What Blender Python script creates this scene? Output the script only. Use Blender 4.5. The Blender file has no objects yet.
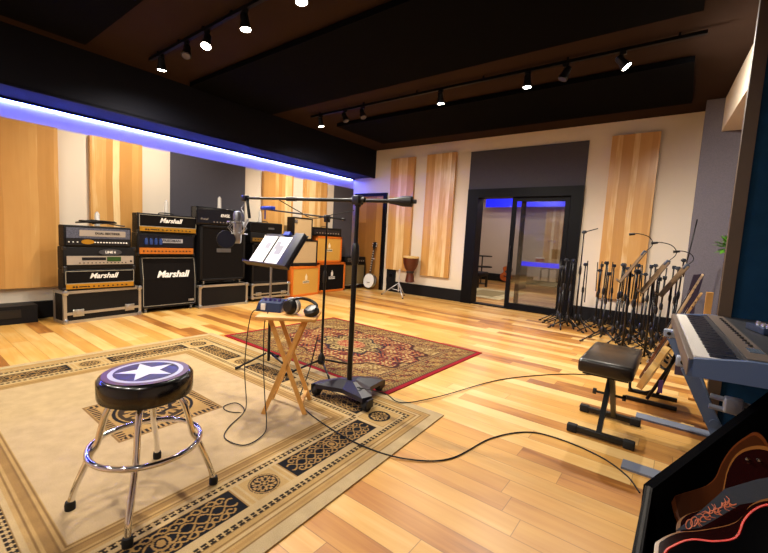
import bpy, math, random
import numpy as np
from mathutils import Vector, Matrix
random.seed(7)
R = math.radians
PI = math.pi
C = bpy.context.scene.collection
S = bpy.context.scene

# ------------------------------------------------------------------ camera
cam_d = bpy.data.cameras.new('camera'); cam_d.sensor_width = 36; cam_d.lens = 18.294
cam_d.clip_start = 0.02
cam = bpy.data.objects.new('camera', cam_d); C.objects.link(cam)
ri = Vector((0.79278, 0.60706, 0.05456)); up = Vector((-0.09989, 0.04110, 0.99415)); fw = Vector((-0.60126, 0.79359, -0.09322))
m = Matrix.Identity(4)
for i in range(3):
    m[i][0] = ri[i]; m[i][1] = up[i]; m[i][2] = -fw[i]
m.translation = (0, 0, 1.15)
cam.matrix_world = m
S.camera = cam
# ------------------------------------------------------------------ world, exposure
w = bpy.data.worlds.new('world'); S.world = w; w.use_nodes = True
w.node_tree.nodes['Background'].inputs[0].default_value = (0.02, 0.02, 0.025, 1)
w.node_tree.nodes['Background'].inputs[1].default_value = 0.3
S.view_settings.view_transform = 'Standard'; S.view_settings.look = 'None'
S.view_settings.exposure = 0.56; S.view_settings.gamma = 1.0; S.view_settings.use_curve_mapping = False
LAMP_W = 118          # each lit track head
LAMP_COL = (1.0, 0.90, 0.77)
LED = 190.0

# ------------------------------------------------------------------ helpers
def hexc(h):
    h = h.lstrip('#'); v = [int(h[i:i+2], 16) / 255 for i in (0, 2, 4)]
    return tuple((c / 12.92 if c <= .04045 else ((c + .055) / 1.055) ** 2.4) for c in v) + (1,)
MATS = {}
def mat(name, col, rough=.6, metal=0, emit=None, estr=0, spec=.5, noise=0, nscale=20, bump=0, bscale=200, coat=0, trans=0, alpha=1):
    if name in MATS: return MATS[name]
    mt = bpy.data.materials.new(name); mt.use_nodes = True
    nt = mt.node_tree; b = nt.nodes['Principled BSDF']
    c = hexc(col) if isinstance(col, str) else col
    b.inputs['Base Color'].default_value = c
    b.inputs['Roughness'].default_value = rough; b.inputs['Metallic'].default_value = metal
    b.inputs['Specular IOR Level'].default_value = spec
    b.inputs['Coat Weight'].default_value = coat
    b.inputs['Transmission Weight'].default_value = trans
    b.inputs['Alpha'].default_value = alpha
    if emit:
        b.inputs['Emission Color'].default_value = hexc(emit); b.inputs['Emission Strength'].default_value = estr
    tc = nt.nodes.new('ShaderNodeTexCoord')
    if noise:
        n = nt.nodes.new('ShaderNodeTexNoise'); n.inputs['Scale'].default_value = nscale; n.inputs['Detail'].default_value = 4
        nt.links.new(tc.outputs['Object'], n.inputs['Vector'])
        mr = nt.nodes.new('ShaderNodeMapRange'); mr.inputs[1].default_value = .3; mr.inputs[2].default_value = .7
        mr.inputs[3].default_value = 1 - noise; mr.inputs[4].default_value = 1 + noise
        nt.links.new(n.outputs['Fac'], mr.inputs[0])
        vm = nt.nodes.new('ShaderNodeVectorMath'); vm.operation = 'SCALE'; vm.inputs[0].default_value = c[:3]
        nt.links.new(mr.outputs[0], vm.inputs['Scale']); nt.links.new(vm.outputs[0], b.inputs['Base Color'])
    if bump:
        n = nt.nodes.new('ShaderNodeTexNoise'); n.inputs['Scale'].default_value = bscale
        nt.links.new(tc.outputs['Object'], n.inputs['Vector'])
        bp = nt.nodes.new('ShaderNodeBump'); bp.inputs['Strength'].default_value = bump; bp.inputs['Distance'].default_value = .002
        nt.links.new(n.outputs['Fac'], bp.inputs['Height']); nt.links.new(bp.outputs[0], b.inputs['Normal'])
    MATS[name] = mt
    return mt

def plank_mat(name, along, across, wid, length, ramp, rough=.35, groove=.012, grain=.25, coat=0.0, knots=True, zig=False):
    """boards running along one object axis, every board with its own tone"""
    mt = bpy.data.materials.new(name); mt.use_nodes = True; nt = mt.node_tree; N = nt.nodes; L = nt.links
    b = N['Principled BSDF']; b.inputs['Roughness'].default_value = rough; b.inputs['Coat Weight'].default_value = coat
    tc = N.new('ShaderNodeTexCoord'); sx = N.new('ShaderNodeSeparateXYZ'); L.new(tc.outputs['Object'], sx.inputs[0])
    def M(op, a, b_=None, c_=None):
        n = N.new('ShaderNodeMath'); n.operation = op
        for i, v in enumerate((a, b_, c_)):
            if v is None: continue
            if isinstance(v, (int, float)): n.inputs[i].default_value = v
            else: L.new(v, n.inputs[i])
        return n.outputs[0]
    U = sx.outputs[along]; V = sx.outputs[across]
    if zig:   # slow waver of the stave joints
        wn = N.new('ShaderNodeTexNoise'); wn.noise_dimensions = '1D'; wn.inputs['Scale'].default_value = .9; L.new(U, wn.inputs['W'])
        V = M('ADD', V, M('MULTIPLY', M('SUBTRACT', wn.outputs['Fac'], .5), .05))
    vs = M('DIVIDE', V, wid); row = M('FLOOR', vs)
    w1 = N.new('ShaderNodeTexWhiteNoise'); w1.noise_dimensions = '1D'; L.new(row, w1.inputs['W'])
    us = M('DIVIDE', M('ADD', U, M('MULTIPLY', w1.outputs['Value'], length * 3)), length); col = M('FLOOR', us)
    cv = N.new('ShaderNodeCombineXYZ'); L.new(row, cv.inputs[0]); L.new(col, cv.inputs[1])
    w2 = N.new('ShaderNodeTexWhiteNoise'); w2.noise_dimensions = '3D'; L.new(cv.outputs[0], w2.inputs['Vector'])
    # grain
    gv = N.new('ShaderNodeCombineXYZ')
    L.new(M('MULTIPLY', U, 1.6), gv.inputs[0]); L.new(M('MULTIPLY', V, 26), gv.inputs[1]); L.new(M('MULTIPLY', w2.outputs['Value'], 31), gv.inputs[2])
    gn = N.new('ShaderNodeTexNoise'); gn.inputs['Scale'].default_value = 1.0; gn.inputs['Detail'].default_value = 5; gn.inputs['Distortion'].default_value = .8
    L.new(gv.outputs[0], gn.inputs['Vector'])
    bv = N.new('ShaderNodeCombineXYZ')
    L.new(M('MULTIPLY', U, 2.2), bv.inputs[0]); L.new(M('MULTIPLY', V, 6), bv.inputs[1]); L.new(M('MULTIPLY', w2.outputs['Value'], 17), bv.inputs[2])
    bn = N.new('ShaderNodeTexNoise'); bn.inputs['Scale'].default_value = 1.0; bn.inputs['Detail'].default_value = 2
    L.new(bv.outputs[0], bn.inputs['Vector'])
    fac = M('ADD', w2.outputs['Value'], M('MULTIPLY', M('SUBTRACT', gn.outputs['Fac'], .5), grain * 2))
    fac = M('ADD', fac, M('MULTIPLY', M('SUBTRACT', bn.outputs['Fac'], .5), grain * 2.2))
    cr = N.new('ShaderNodeValToRGB'); L.new(fac, cr.inputs[0])
    e = cr.color_ramp.elements
    e[0].position = ramp[0][0]; e[0].color = hexc(ramp[0][1]); e[1].position = ramp[-1][0]; e[1].color = hexc(ramp[-1][1])
    for p, c in ramp[1:-1]:
        q = e.new(p); q.color = hexc(c)
    last = cr.outputs[0]
    if groove:
        fr = M('FRACT', vs); ed = M('MINIMUM', fr, M('SUBTRACT', 1, fr)); e1 = M('LESS_THAN', ed, groove)
        fu = M('FRACT', us); eu = M('MINIMUM', fu, M('SUBTRACT', 1, fu)); e2 = M('LESS_THAN', eu, groove * wid / length)
        g = M('MAXIMUM', e1, e2)
        mx = N.new('ShaderNodeMix'); mx.data_type = 'RGBA'; L.new(M('MULTIPLY', g, .55), mx.inputs[0])
        L.new(last, mx.inputs[6]); mx.inputs[7].default_value = hexc('5a3416'); last = mx.outputs[2]
    L.new(last, b.inputs['Base Color'])
    MATS[name] = mt
    return mt

class MB:
    """collects shapes and links them as one mesh object"""
    def __init__(s): s.v = []; s.f = []; s.m = []; s.sm = []; s.cur = 0
    def add(s, vs, fs, smooth=False):
        o = len(s.v); s.v += [tuple(v) for v in vs]
        for f in fs: s.f.append([i + o for i in f]); s.m.append(s.cur); s.sm.append(smooth)
        return s
    def box(s, x0, x1, y0, y1, z0, z1, M=None, bev=0):
        if bev:
            import bmesh
            bm = bmesh.new(); bmesh.ops.create_cube(bm, size=1)
            for v in bm.verts: v.co = Vector((x0 + (v.co.x + .5) * (x1 - x0), y0 + (v.co.y + .5) * (y1 - y0), z0 + (v.co.z + .5) * (z1 - z0)))
            bmesh.ops.bevel(bm, geom=bm.edges[:], offset=bev, segments=3, affect='EDGES', profile=.5)
            bm.verts.index_update()
            vs = [v.co.copy() for v in bm.verts]; fs = [[v.index for v in f.verts] for f in bm.faces]; bm.free()
            if M: vs = [M @ v for v in vs]
            return s.add(vs, fs, True)
        vs = [Vector((x, y, z)) for x in (x0, x1) for y in (y0, y1) for z in (z0, z1)]
        if M: vs = [M @ v for v in vs]
        return s.add(vs, [(0, 1, 3, 2), (4, 6, 7, 5), (0, 4, 5, 1), (2, 3, 7, 6), (0, 2, 6, 4), (1, 5, 7, 3)])
    def tube(s, pts, r, n=10, caps=True, closed=False):
        P = [Vector(p) for p in pts]; k = len(P)
        rr = r if isinstance(r, (list, tuple)) else [r] * k
        vs = []; nrm = None
        for i, p in enumerate(P):
            if closed: t = (P[(i + 1) % k] - P[i - 1]).normalized()
            else: t = (P[min(i + 1, k - 1)] - P[max(i - 1, 0)]).normalized()
            if nrm is None:
                a = Vector((0, 0, 1)) if abs(t.z) < .9 else Vector((1, 0, 0)); nrm = t.cross(a).normalized()
            else:
                nrm = (nrm - t * nrm.dot(t)).normalized()
            bn = t.cross(nrm)
            for j in range(n):
                a = 2 * PI * j / n; vs.append(p + (nrm * math.cos(a) + bn * math.sin(a)) * rr[i])
        fs = []
        for i in range(k if closed else k - 1):
            i2 = (i + 1) % k
            for j in range(n): fs.append((i * n + j, i * n + (j + 1) % n, i2 * n + (j + 1) % n, i2 * n + j))
        s.add(vs, fs, True)
        if caps and not closed:
            o = len(s.v) - len(vs)
            s.f.append([o + j for j in range(n)][::-1]); s.m.append(s.cur); s.sm.append(False)
            s.f.append([o + (k - 1) * n + j for j in range(n)]); s.m.append(s.cur); s.sm.append(False)
        return s
    def lathe(s, prof, n=28, M=None, caps=True):
        vs = []; fs = []
        for r, z in prof:
            for j in range(n):
                a = 2 * PI * j / n; vs.append(Vector((r * math.cos(a), r * math.sin(a), z)))
        for i in range(len(prof) - 1):
            for j in range(n): fs.append((i * n + j, i * n + (j + 1) % n, (i + 1) * n + (j + 1) % n, (i + 1) * n + j))
        if caps and prof[0][0] > 1e-4: fs.append([j for j in range(n)][::-1])
        if caps and prof[-1][0] > 1e-4: fs.append([(len(prof) - 1) * n + j for j in range(n)])
        if M: vs = [M @ v for v in vs]
        return s.add(vs, fs, True)
    def prism(s, poly, z0, z1, M=None, smooth=False):
        n = len(poly)
        vs = [Vector((x, y, z0)) for x, y in poly] + [Vector((x, y, z1)) for x, y in poly]
        if M: vs = [M @ v for v in vs]
        fs = [list(range(n))[::-1], list(range(n, 2 * n))] + [(i, (i + 1) % n, n + (i + 1) % n, n + i) for i in range(n)]
        return s.add(vs, fs, smooth)
    def text(s, txt, size, M, ext=.002, shear=0, bold=0, align='CENTER'):
        cu = bpy.data.curves.new('t', 'FONT'); cu.body = txt; cu.size = size; cu.extrude = ext; cu.shear = shear
        cu.offset = bold; cu.align_x = align; cu.align_y = 'CENTER'; cu.resolution_u = 3
        o = bpy.data.objects.new('t', cu); C.objects.link(o)
        me = o.to_mesh(); vs = [M @ v.co for v in me.vertices]; fs = [list(p.vertices) for p in me.polygons]
        o.to_mesh_clear(); bpy.data.objects.remove(o); bpy.data.curves.remove(cu)
        return s.add(vs, fs)
    def use(s, i): s.cur = i; return s
    def build(s, name, mats, parent=None, loc=None, rot=None, auto=True):
        me = bpy.data.meshes.new(name); me.from_pydata(s.v, [], s.f)
        for mt in (mats if isinstance(mats, (list, tuple)) else [mats]): me.materials.append(mt)
        me.polygons.foreach_set('material_index', s.m)
        me.polygons.foreach_set('use_smooth', s.sm); me.update()
        import bmesh
        bm = bmesh.new(); bm.from_mesh(me); bmesh.ops.recalc_face_normals(bm, faces=bm.faces[:])
        for e in bm.edges:
            if len(e.link_faces) == 2 and e.calc_face_angle(0) > R(38): e.smooth = False
        bm.to_mesh(me); bm.free()
        o = bpy.data.objects.new(name, me); C.objects.link(o)
        if parent: o.parent = parent
        if loc: o.location = loc
        if rot: o.rotation_euler = rot
        return o
def tag(o, label=None, cat=None, group=None, kind=None):
    if label: o['label'] = label
    if cat: o['category'] = cat
    if group: o['group'] = group
    if kind: o['kind'] = kind
    return o
def thing(name, label, cat, loc=(0, 0, 0), rz=0, group=None):
    o = bpy.data.objects.new(name, None); C.objects.link(o); o.location = loc; o.rotation_euler = (0, 0, rz)
    return tag(o, label, cat, group)
def struct(o): o['kind'] = 'structure'; return o
def copy_tree(o, parent=None):
    c = o.copy(); C.objects.link(c); c.parent = parent
    for ch in o.children: copy_tree(ch, c)
    return c
def FR(x, y, z):       # matrix for text standing on a front face that looks along -Y
    return Matrix.Translation((x, y, z)) @ Matrix.Rotation(R(90), 4, 'X')
def arc(c, r, a0, a1, n, z=None):
    return [(c[0] + r * math.cos(a0 + (a1 - a0) * i / n), c[1] + r * math.sin(a0 + (a1 - a0) * i / n)) for i in range(n + 1)]
def smooth_path(pts, n=8):
    P = [Vector(p) for p in pts]; P = [P[0] * 2 - P[1]] + P + [P[-1] * 2 - P[-2]]; out = []
    for i in range(1, len(P) - 2):
        for k in range(n):
            t = k / n; a, b, c, d = P[i - 1], P[i], P[i + 1], P[i + 2]
            out.append(.5 * ((2 * b) + (c - a) * t + (2 * a - 5 * b + 4 * c - d) * t * t + (3 * b - a - 3 * c + d) * t ** 3))
    out.append(P[-2]); return out

# ------------------------------------------------------------------ materials
cream = mat('cream_wall', 'd6c9b6', .85, bump=.15, bscale=300)
white_fab = mat('cream_fabric', 'd6c9b6', .9, bump=.3, bscale=600)
grey_fab = mat('charcoal_fabric', '4b4950', .95, spec=.1, bump=.4, bscale=500, noise=.06, nscale=60)
grey_fab2 = mat('mid_grey_fabric', '67626a', .95, bump=.5, bscale=300, noise=.12, nscale=90)
navy_fab = mat('navy_fabric', '102f4a', .95, spec=.1, bump=.5, bscale=250, noise=.15, nscale=8)
brown_trim = mat('brown_wood_trim', '453629', .5, noise=.1, nscale=5)
ceil_m = mat('dark_brown_ceiling', '2f211a', .9, spec=.1, noise=.05, nscale=3)
cloud_m = mat('black_fabric_cloud', '060609', .95, spec=.05, bump=.3, bscale=400)
soffit_m = mat('navy_black_paint', '0d0f1a', .7, spec=.15)
base_m = mat('black_baseboard', '0b0d12', .5, spec=.25)
frame_m = mat('black_frame', '07070a', .45, spec=.12)
black_pl = mat('black_plastic', '101013', .4)
black_mt = mat('black_metal', '08080b', .35, spec=.4)
black_tolex = mat('black_tolex', '09080a', .55, spec=.25, bump=.6, bscale=900)
grille_blk = mat('black_grille_cloth', '110e0d', .9, spec=.1, bump=.6, bscale=1200, noise=.1, nscale=300)
chrome = mat('chrome', 'e8e8ea', .07, metal=1)
steel = mat('brushed_steel', 'b9bcc2', .3, metal=1)
alu = mat('aluminium_edge', 'b8b4ac', .35, metal=.8)
gold = mat('gold_panel', 'c8922c', .35, metal=.6)
orange_vinyl = mat('orange_vinyl', 'd06a14', .5, bump=.3, bscale=800)
tan_grille = mat('tan_grille_cloth', 'c9993f', .85, noise=.12, nscale=300, bump=.5, bscale=900)
beige_grille = mat('beige_grille_cloth', 'b79d74', .85, noise=.12, nscale=300, bump=.5, bscale=900)
olive_grille = mat('olive_grille_cloth', '6b5a35', .85, noise=.12, nscale=300)
white_p = mat('white_plastic', 'e9e7e2', .45)
paper = mat('white_paper', 'f2f1f4', .7)
paper_ink = mat('grey_ink', '8d8e9c', .8)
rubber = mat('black_rubber', '0b0b0b', .8)
orange_panel = mat('amber_panel', 'b8681c', .4)
silver_panel = mat('silver_panel', 'b5aa9c', .35, metal=.4)
red_p = mat('red_plastic', 'a81a1c', .4)
blue_p = mat('blue_plastic', '16339c', .35)
floor_m = plank_mat('hickory_floor', 0, 1, .125, 1.3, [(0.0, '8c5824'), (.12, 'aa7132'), (.32, 'bd873e'), (.65, 'cb9a4e'), (1.0, 'dab574')], rough=.36, groove=.014, grain=.3)
stave = plank_mat('honey_wood_staves', 2, 1, .075, 400.0, [(0.0, 'b98748'), (.4, 'c49252'), (.68, 'cb9c5c'), (.8, 'd9b47c'), (1.0, 'e8cc9a')], rough=.3, groove=0, grain=.22, zig=True)
stave_x = plank_mat('honey_wood_staves_back', 2, 0, .075, 400.0, [(0.0, 'b98748'), (.4, 'c49252'), (.68, 'cb9c5c'), (.8, 'd9b47c'), (1.0, 'e8cc9a')], rough=.3, groove=0, grain=.22, zig=True)
door_wood = plank_mat('brown_door_wood', 2, 0, .3, 6.0, [(0.0, '8a5a24'), (.5, '9c6b30'), (1.0, 'b07d3c')], rough=.4, groove=0, grain=.2)
pine = mat('pine_wood', 'd39c52', .5, noise=.12, nscale=12)
bulb = mat('lamp_lens', 'fff6e8', .3, emit='fff1dc', estr=45)
led_m = mat('blue_led_strip', '6080ff', .3, emit='4c5cff', estr=LED)

YB = 7.12; ZC = 3.174; XW = -6.47; XR = 1.7; YF = -2.2
# ------------------------------------------------------------------ room shell
o = MB().box(XW - .1, XR + .1, YF - .1, YB + .12, -.12, 0).build('floor', floor_m); struct(o)
o = MB().box(XW - .1, XR + .1, YF - .1, YB + .12, ZC, ZC + .1).build('ceiling', ceil_m); struct(o)
o = MB().box(XW - .1, XW, YF - .1, YB + .12, 0, ZC).build('wall_left', cream); struct(o)
o = MB().box(XR, XR + .1, YF - .1, YB + .12, 0, ZC).build('wall_right', cream); struct(o)
o = MB().box(XW, XR, YF - .1, YF, 0, ZC).build('wall_front', cream); struct(o)
# back wall with the sliding door opening
DX0, DX1, DZ = -3.42, -1.375, 2.21
b = MB(); b.box(XW, DX0, YB, YB + .12, 0, ZC); b.box(DX1, XR, YB, YB + .12, 0, ZC); b.box(DX0, DX1, YB, YB + .12, DZ, ZC)
struct(b.build('wall_back', cream))
# furred-out left wall the panels are fixed to, open above to the light cove
struct(MB().box(XW, -6.05, YF, 6.66, 0, 2.25).build('wall_left_lining', white_fab))
for y0, y1 in ((2.685, 3.908), (6.05, 6.655)):
    struct(MB().box(-6.05, -6.035, y0, y1, .0, 2.252).build('trim_1', grey_fab))
# left soffit and cove
b = MB().box(XW, -5.8, YF, YB, 2.57, ZC).box(-5.86, -5.8, YF, YB, 2.55, 2.58)
b.box(-6.44, -6.43, YF, YB, 2.537, 2.58)  # small lip added to hide the strip and shape its wash on the wall
struct(b.build('soffit_left', soffit_m))
o = MB().box(-6.462, -6.452, YF, 7.05, 2.535, 2.555).build('led_strip_or_glow', led_m)
tag(o, 'blue light strip glowing under the dark soffit along the left wall', 'light strip')
# right soffit, warm white face and blue lit underside
b = MB(); b.prism([(.235, 6.63), (.335, 5.0), (.5, 3.6), (XR, 3.6), (XR, 6.63)], 2.757, ZC)
struct(b.build('soffit_right', cream))
o = MB().box(1.36, 1.37, 3.75, 6.5, 2.745, 2.754).build('led_strip_or_glow', mat('blue_led_soft', '6080ff', .3, emit='4c5cff', estr=260))
tag(o, 'blue light strip under the pale soffit in the right corner', 'light strip')
# grey fabric pier in the back right corner
struct(MB().box(.05, XR, 6.63, YB, 0, ZC).build('wall_pier', grey_fab2))
# near right column: wood edged navy fabric wall end
b = MB().use(0).box(.232, .30, 3.5, 3.6, 0, ZC).use(1).box(.30, XR, 3.515, 3.6, 0, ZC)
struct(b.build('wall_stub', [brown_trim, navy_fab]))
struct(MB().box(1.0, 1.7, 3.6, 6.63, 0, ZC).build('wall_right_lining', grey_fab2))
# baseboards
struct(MB().box(-6.05, -5.775, YF, 1.12, 0, .2).build('baseboard_left', base_m))
struct(MB().box(-6.05, -6.0, 1.12, 6.66, 0, .2).build('baseboard_left', base_m))
b = MB().box(-5.3, DX0, YB - .03, YB, 0, .235).box(-5.3, -5.06, YB - .033, YB, .2, .545)
struct(b.build('baseboard_back', base_m))
struct(MB().box(DX1, .05, YB - .03, YB, 0, .235).build('baseboard_back', base_m))
# wall socket on the left baseboard and on the back riser
o = MB().box(-5.776, -5.768, .70, .98, .07, .16).build('wall_socket', black_pl)
tag(o, 'black socket plate on the thick left baseboard beside the amps', 'socket')
o = MB().box(-5.22, -5.14, YB - .043, YB - .035, .33, .40).build('wall_socket', frame_m)
tag(o, 'black socket plate on the raised baseboard beside the brown door', 'socket')
# acoustic clouds on the ceiling
for (x0, x1, y0, y1, lab) in ((-5.45, -.2, YF + .5, 1.52, 'black acoustic cloud nearest the camera over the stool'),
                              (-5.62, -.06, 2.75, 4.1, 'broad black acoustic cloud between the two light tracks'),
                              (-5.1, -.1, 5.1, 6.45, 'long black acoustic cloud nearest the back wall')):
    t = thing('ceiling_cloud', lab, 'ceiling panel', (0, 0, 0))
    MB().box(x0, x1, y0, y1, 3.105, 3.16).build('panel', cloud_m, t)
    MB().box(x0 + .3, x1 - .3, y0 + .3, y1 - .3, 3.16, ZC).build('mounting_frame', frame_m, t)

# ------------------------------------------------------------------ wood panels
def wpanel(x0, x1, y0, y1, z0, z1, lab, grp):
    g = .001; left = x1 - x0 < .1
    o = MB().box(x0 + g * left, x1, y0, y1 - g * (not left), z0, z1).build('wood_panel', stave if left else stave_x)
    tag(o, lab, 'wood panel')
wpanel(-6.05, -5.99, .74, 1.385, .37, 2.25, 'honey striped wood panel at the far left edge of the left wall', 0)
wpanel(-6.05, -5.99, 1.70, 2.295, .37, 2.25, 'honey wood panel behind the amp stack on the case with gold and silver heads', 0)
wpanel(-6.05, -5.99, 4.25, 4.91, .37, 2.25, 'honey wood panel behind the tan combo amp and the blue tipped boom', 0)
wpanel(-6.05, -5.99, 5.19, 5.80, .37, 2.25, 'narrow honey wood panel behind the small black head on the orange cabinet', 0)
wpanel(-5.32, -4.70, YB - .06, YB, .50, 2.94, 'tall honey wood panel above the djembe on the back wall', 0)
wpanel(-4.395, -3.73, YB - .06, YB, .45, 2.95, 'tall honey wood panel on the back wall just left of the glass door', 0)
wpanel(-1.05, -.425, YB - .06, YB, .42, 2.95, 'tall honey wood panel right of the glass door with a lamp reflection', 0)
struct(MB().box(-3.434, -1.377, YB - .015, YB, 2.215, 2.93).build('trim_2', grey_fab))
# brown door in the corner
b = MB().box(-6.28, -5.5, YB - .02, YB, 0, 2.14)
struct(b.build('door_1', door_wood))
b = MB().box(-5.5, -5.41, YB - .05, YB, 0, 2.21).box(-6.36, -5.5, YB - .05, YB, 2.14, 2.21)
struct(b.build('door_frame', frame_m))

# ------------------------------------------------------------------ sliding glass door
glass = bpy.data.materials.new('door_glass'); glass.use_nodes = True
nt = glass.node_tree; nt.nodes.clear()
out = nt.nodes.new('ShaderNodeOutputMaterial'); mx = nt.nodes.new('ShaderNodeMixShader'); tr = nt.nodes.new('ShaderNodeBsdfTransparent'); gl = nt.nodes.new('ShaderNodeBsdfGlossy')
gl.inputs['Roughness'].default_value = .02; tr.inputs[0].default_value = (.86, .88, .9, 1)
fz = nt.nodes.new('ShaderNodeFresnel'); fz.inputs[0].default_value = 1.6
ad = nt.nodes.new('ShaderNodeMath'); ad.operation = 'ADD'; ad.inputs[1].default_value = .04
nt.links.new(fz.outputs[0], ad.inputs[0]); nt.links.new(ad.outputs[0], mx.inputs[0]); nt.links.new(tr.outputs[0], mx.inputs[1]); nt.links.new(gl.outputs[0], mx.inputs[2]); nt.links.new(mx.outputs[0], out.inputs[0])
b = MB()
b.box(DX0, -3.2, YB - .06, YB + .2, 0, DZ).box(-1.56, DX1, YB - .06, YB + .2, 0, DZ).box(-3.2, -1.56, YB - .06, YB + .2, 2.05, DZ).box(-3.2, -1.56, YB, YB + .2, -.001, .02)
struct(b.build('door_2', frame_m))
def sash(x0, x1, y0, y1, lab):
    t = thing('sliding_door', lab, 'sliding door', ((x0 + x1) / 2, y0, .02))
    W = (x1 - x0) / 2; d = y1 - y0; H = 2.03
    MB().box(-W, -W + .075, 0, d, 0, H).box(W - .075, W, 0, d, 0, H).box(-W + .075, W - .075, 0, d, 0, .1).box(-W + .075, W - .075, 0, d, H - .07, H).build('frame', frame_m, t)
    MB().box(-W + .075, W - .075, d / 2 - .004, d / 2 + .004, .1, H - .07).build('glass_pane', glass, t)
    MB().box(-W + .02, -W + .045, -.03, -.015, .85, 1.15).box(-W + .02, -W + .045, -.015, 0, .87, .89).box(-W + .02, -W + .045, -.015, 0, 1.11, 1.13).build('handle', black_mt, t)
sash(-2.56, -1.58, YB + .01, YB + .055, 'black framed sliding glass panel nearest the live room, pulled to the right')
sash(-2.42, -1.57, YB + .10, YB + .145, 'black framed sliding glass panel stacked behind the front one')

# ------------------------------------------------------------------ the room beyond the glass
NX0, NX1, NY1, NZ = -6.2, -1.0, 12.6, 2.9
struct(MB().box(NX0, NX1, YB + .12, NY1, -.12, 0).build('floor_2', floor_m))
struct(MB().box(NX0, NX1, YB + .12, NY1, NZ, NZ + .1).build('ceiling_2', ceil_m))
wall2 = mat('taupe_wall', 'b5a598', .85)
struct(MB().box(NX0, NX1, NY1, NY1 + .1, 0, NZ).build('wall_back_2', wall2))
struct(MB().box(NX0 - .1, NX0, YB + .12, NY1, 0, NZ).build('wall_left_2', wall2))
struct(MB().box(NX1, NX1 + .1, YB + .12, NY1, 0, NZ).build('wall_right_2', wall2))
struct(MB().box(NX0, NX1, NY1 - .03, NY1, 0, .24).build('baseboard_back_2', base_m))
struct(MB().box(-6.2, NX1, 11.9, NY1, 2.62, NZ).build('soffit_back_2', cream))
for x0 in (-3.35, -2.55, -1.75):
    pass
o = MB().box(-3.42, -1.6, NY1 - .06, NY1 - .001, .4, 2.35).build('wood_panel', stave_x); tag(o, 'wood panel on the wall of the far room behind the glass', 'wood panel')
o = MB().box(-5.1, -1.2, 11.86, 11.895, 2.36, 2.62).build('led_strip_or_glow', mat('blue_soffit_glow', '1020c0', .4, emit='0208ff', estr=.9)); tag(o, 'soffit front of the far room, its blue light put in as glow', 'light strip')  # emissive box stands in for blue light falling on the soffit front
def lamp(kind, loc, power, col, size=.1, rot=None, parent=None, spot=None, name='lamp', blend=.6):
    d = bpy.data.lights.new(name, kind); d.energy = power; d.color = col
    if kind == 'SPOT': d.spot_size = R(spot); d.spot_blend = blend; d.shadow_soft_size = size
    elif kind == 'POINT': d.shadow_soft_size = size
    o = bpy.data.objects.new(name, d); C.objects.link(o); o.location = loc
    if rot: o.rotation_euler = rot
    if parent: o.parent = parent
    return o
# ceiling cans in the far room
for i, (x, y) in enumerate(((-3.9, 9.2), (-2.3, 8.9), (-4.6, 8.0), (-3.4, 10.8))):
    t = thing('ceiling_light', 'round recessed ceiling lamp in the far room', 'ceiling light', (x, y, NZ), 0, 'ceiling lamps of the far room')
    MB().lathe([(.0, -.005), (.05, -.005), (.055, -.012), (.07, -.012), (.07, 0)]).build('trim_ring', white_p, t)
    MB().lathe([(.0, -.012), (.05, -.012), (.05, -.006)]).build('lens', bulb, t)
    lamp('POINT', (0, 0, -.12), 40, LAMP_COL, .06, parent=t)
# desk with blue glowing front and drum, bench, chair
t = thing('desk', 'low desk with a blue glowing front edge behind the glass door', 'desk', (-2.93, 11.0, 0))
MB().box(-.62, .62, -.3, .3, .72, .76).build('desktop', mat('dark_desk', '26212a', .4), t)
MB().box(-.6, .6, -.32, -.3, .66, .78).build('glowing_front', mat('blue_glow', '1020c0', .4, emit='0208ff', estr=.9), t)
MB().box(-.58, -.53, -.27, .27, 0, .72).box(.53, .58, -.27, .27, 0, .72).build('side_panel', black_pl, t)
b = MB()
for k in range(3): b.box(-.1 + .2 * k - .08, -.1 + .2 * k + .08, -.28, .2, .3, .62)
b.build('equipment_rack', silver_panel, t)
t = thing('toy_drum', 'small red and white drum on the desk in the far room', 'drum', (-3.05, 10.95, .76))
MB().lathe([(.11, 0), (.11, .13)]).build('shell', red_p, t)
MB().lathe([(.118, 0), (.118, .025)]).lathe([(.118, .12), (.118, .145), (0, .145)]).build('hoop', white_p, t)
t = thing('bench', 'low dark padded bench at the left of the far room', 'bench', (-4.55, 10.1, 0))
MB().box(-.45, .3, -.35, .35, .30, .42, bev=.03).build('seat', black_tolex, t)
for sx in (-.4, .25):
    for sy in (-.28, .28): MB().box(sx, sx + .05, sy - .03, sy + .03, 0, .3).build('leg', black_mt, t)
t = thing('small_table', 'small two tier table beyond the bench in the far room', 'table', (-4.75, 11.1, 0))
MB().lathe([(.28, .82), (.28, .85), (0, .85)]).build('tabletop', black_tolex, t)
MB().lathe([(.3, .5), (.3, .53), (0, .53)]).build('shelf', black_tolex, t)
MB().tube([(0, 0, 0), (0, 0, .82)], .02).lathe([(.2, 0), (.2, .02), (0, .03)]).build('pedestal', black_mt, t)
rug2 = mat('cream_green_rug', 'b9ab86', .95, noise=.3, nscale=5)
t = MB().box(-4.3, -3.0, 8.1, 9.9, 0, .01).use(1).box(-4.0, -3.3, 8.45, 9.55, .01, .014).build('rug', [rug2, mat('rug_inner', '8c7c55', .95)]); tag(t, 'pale bordered rug on the floor of the far room', 'rug')

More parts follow.
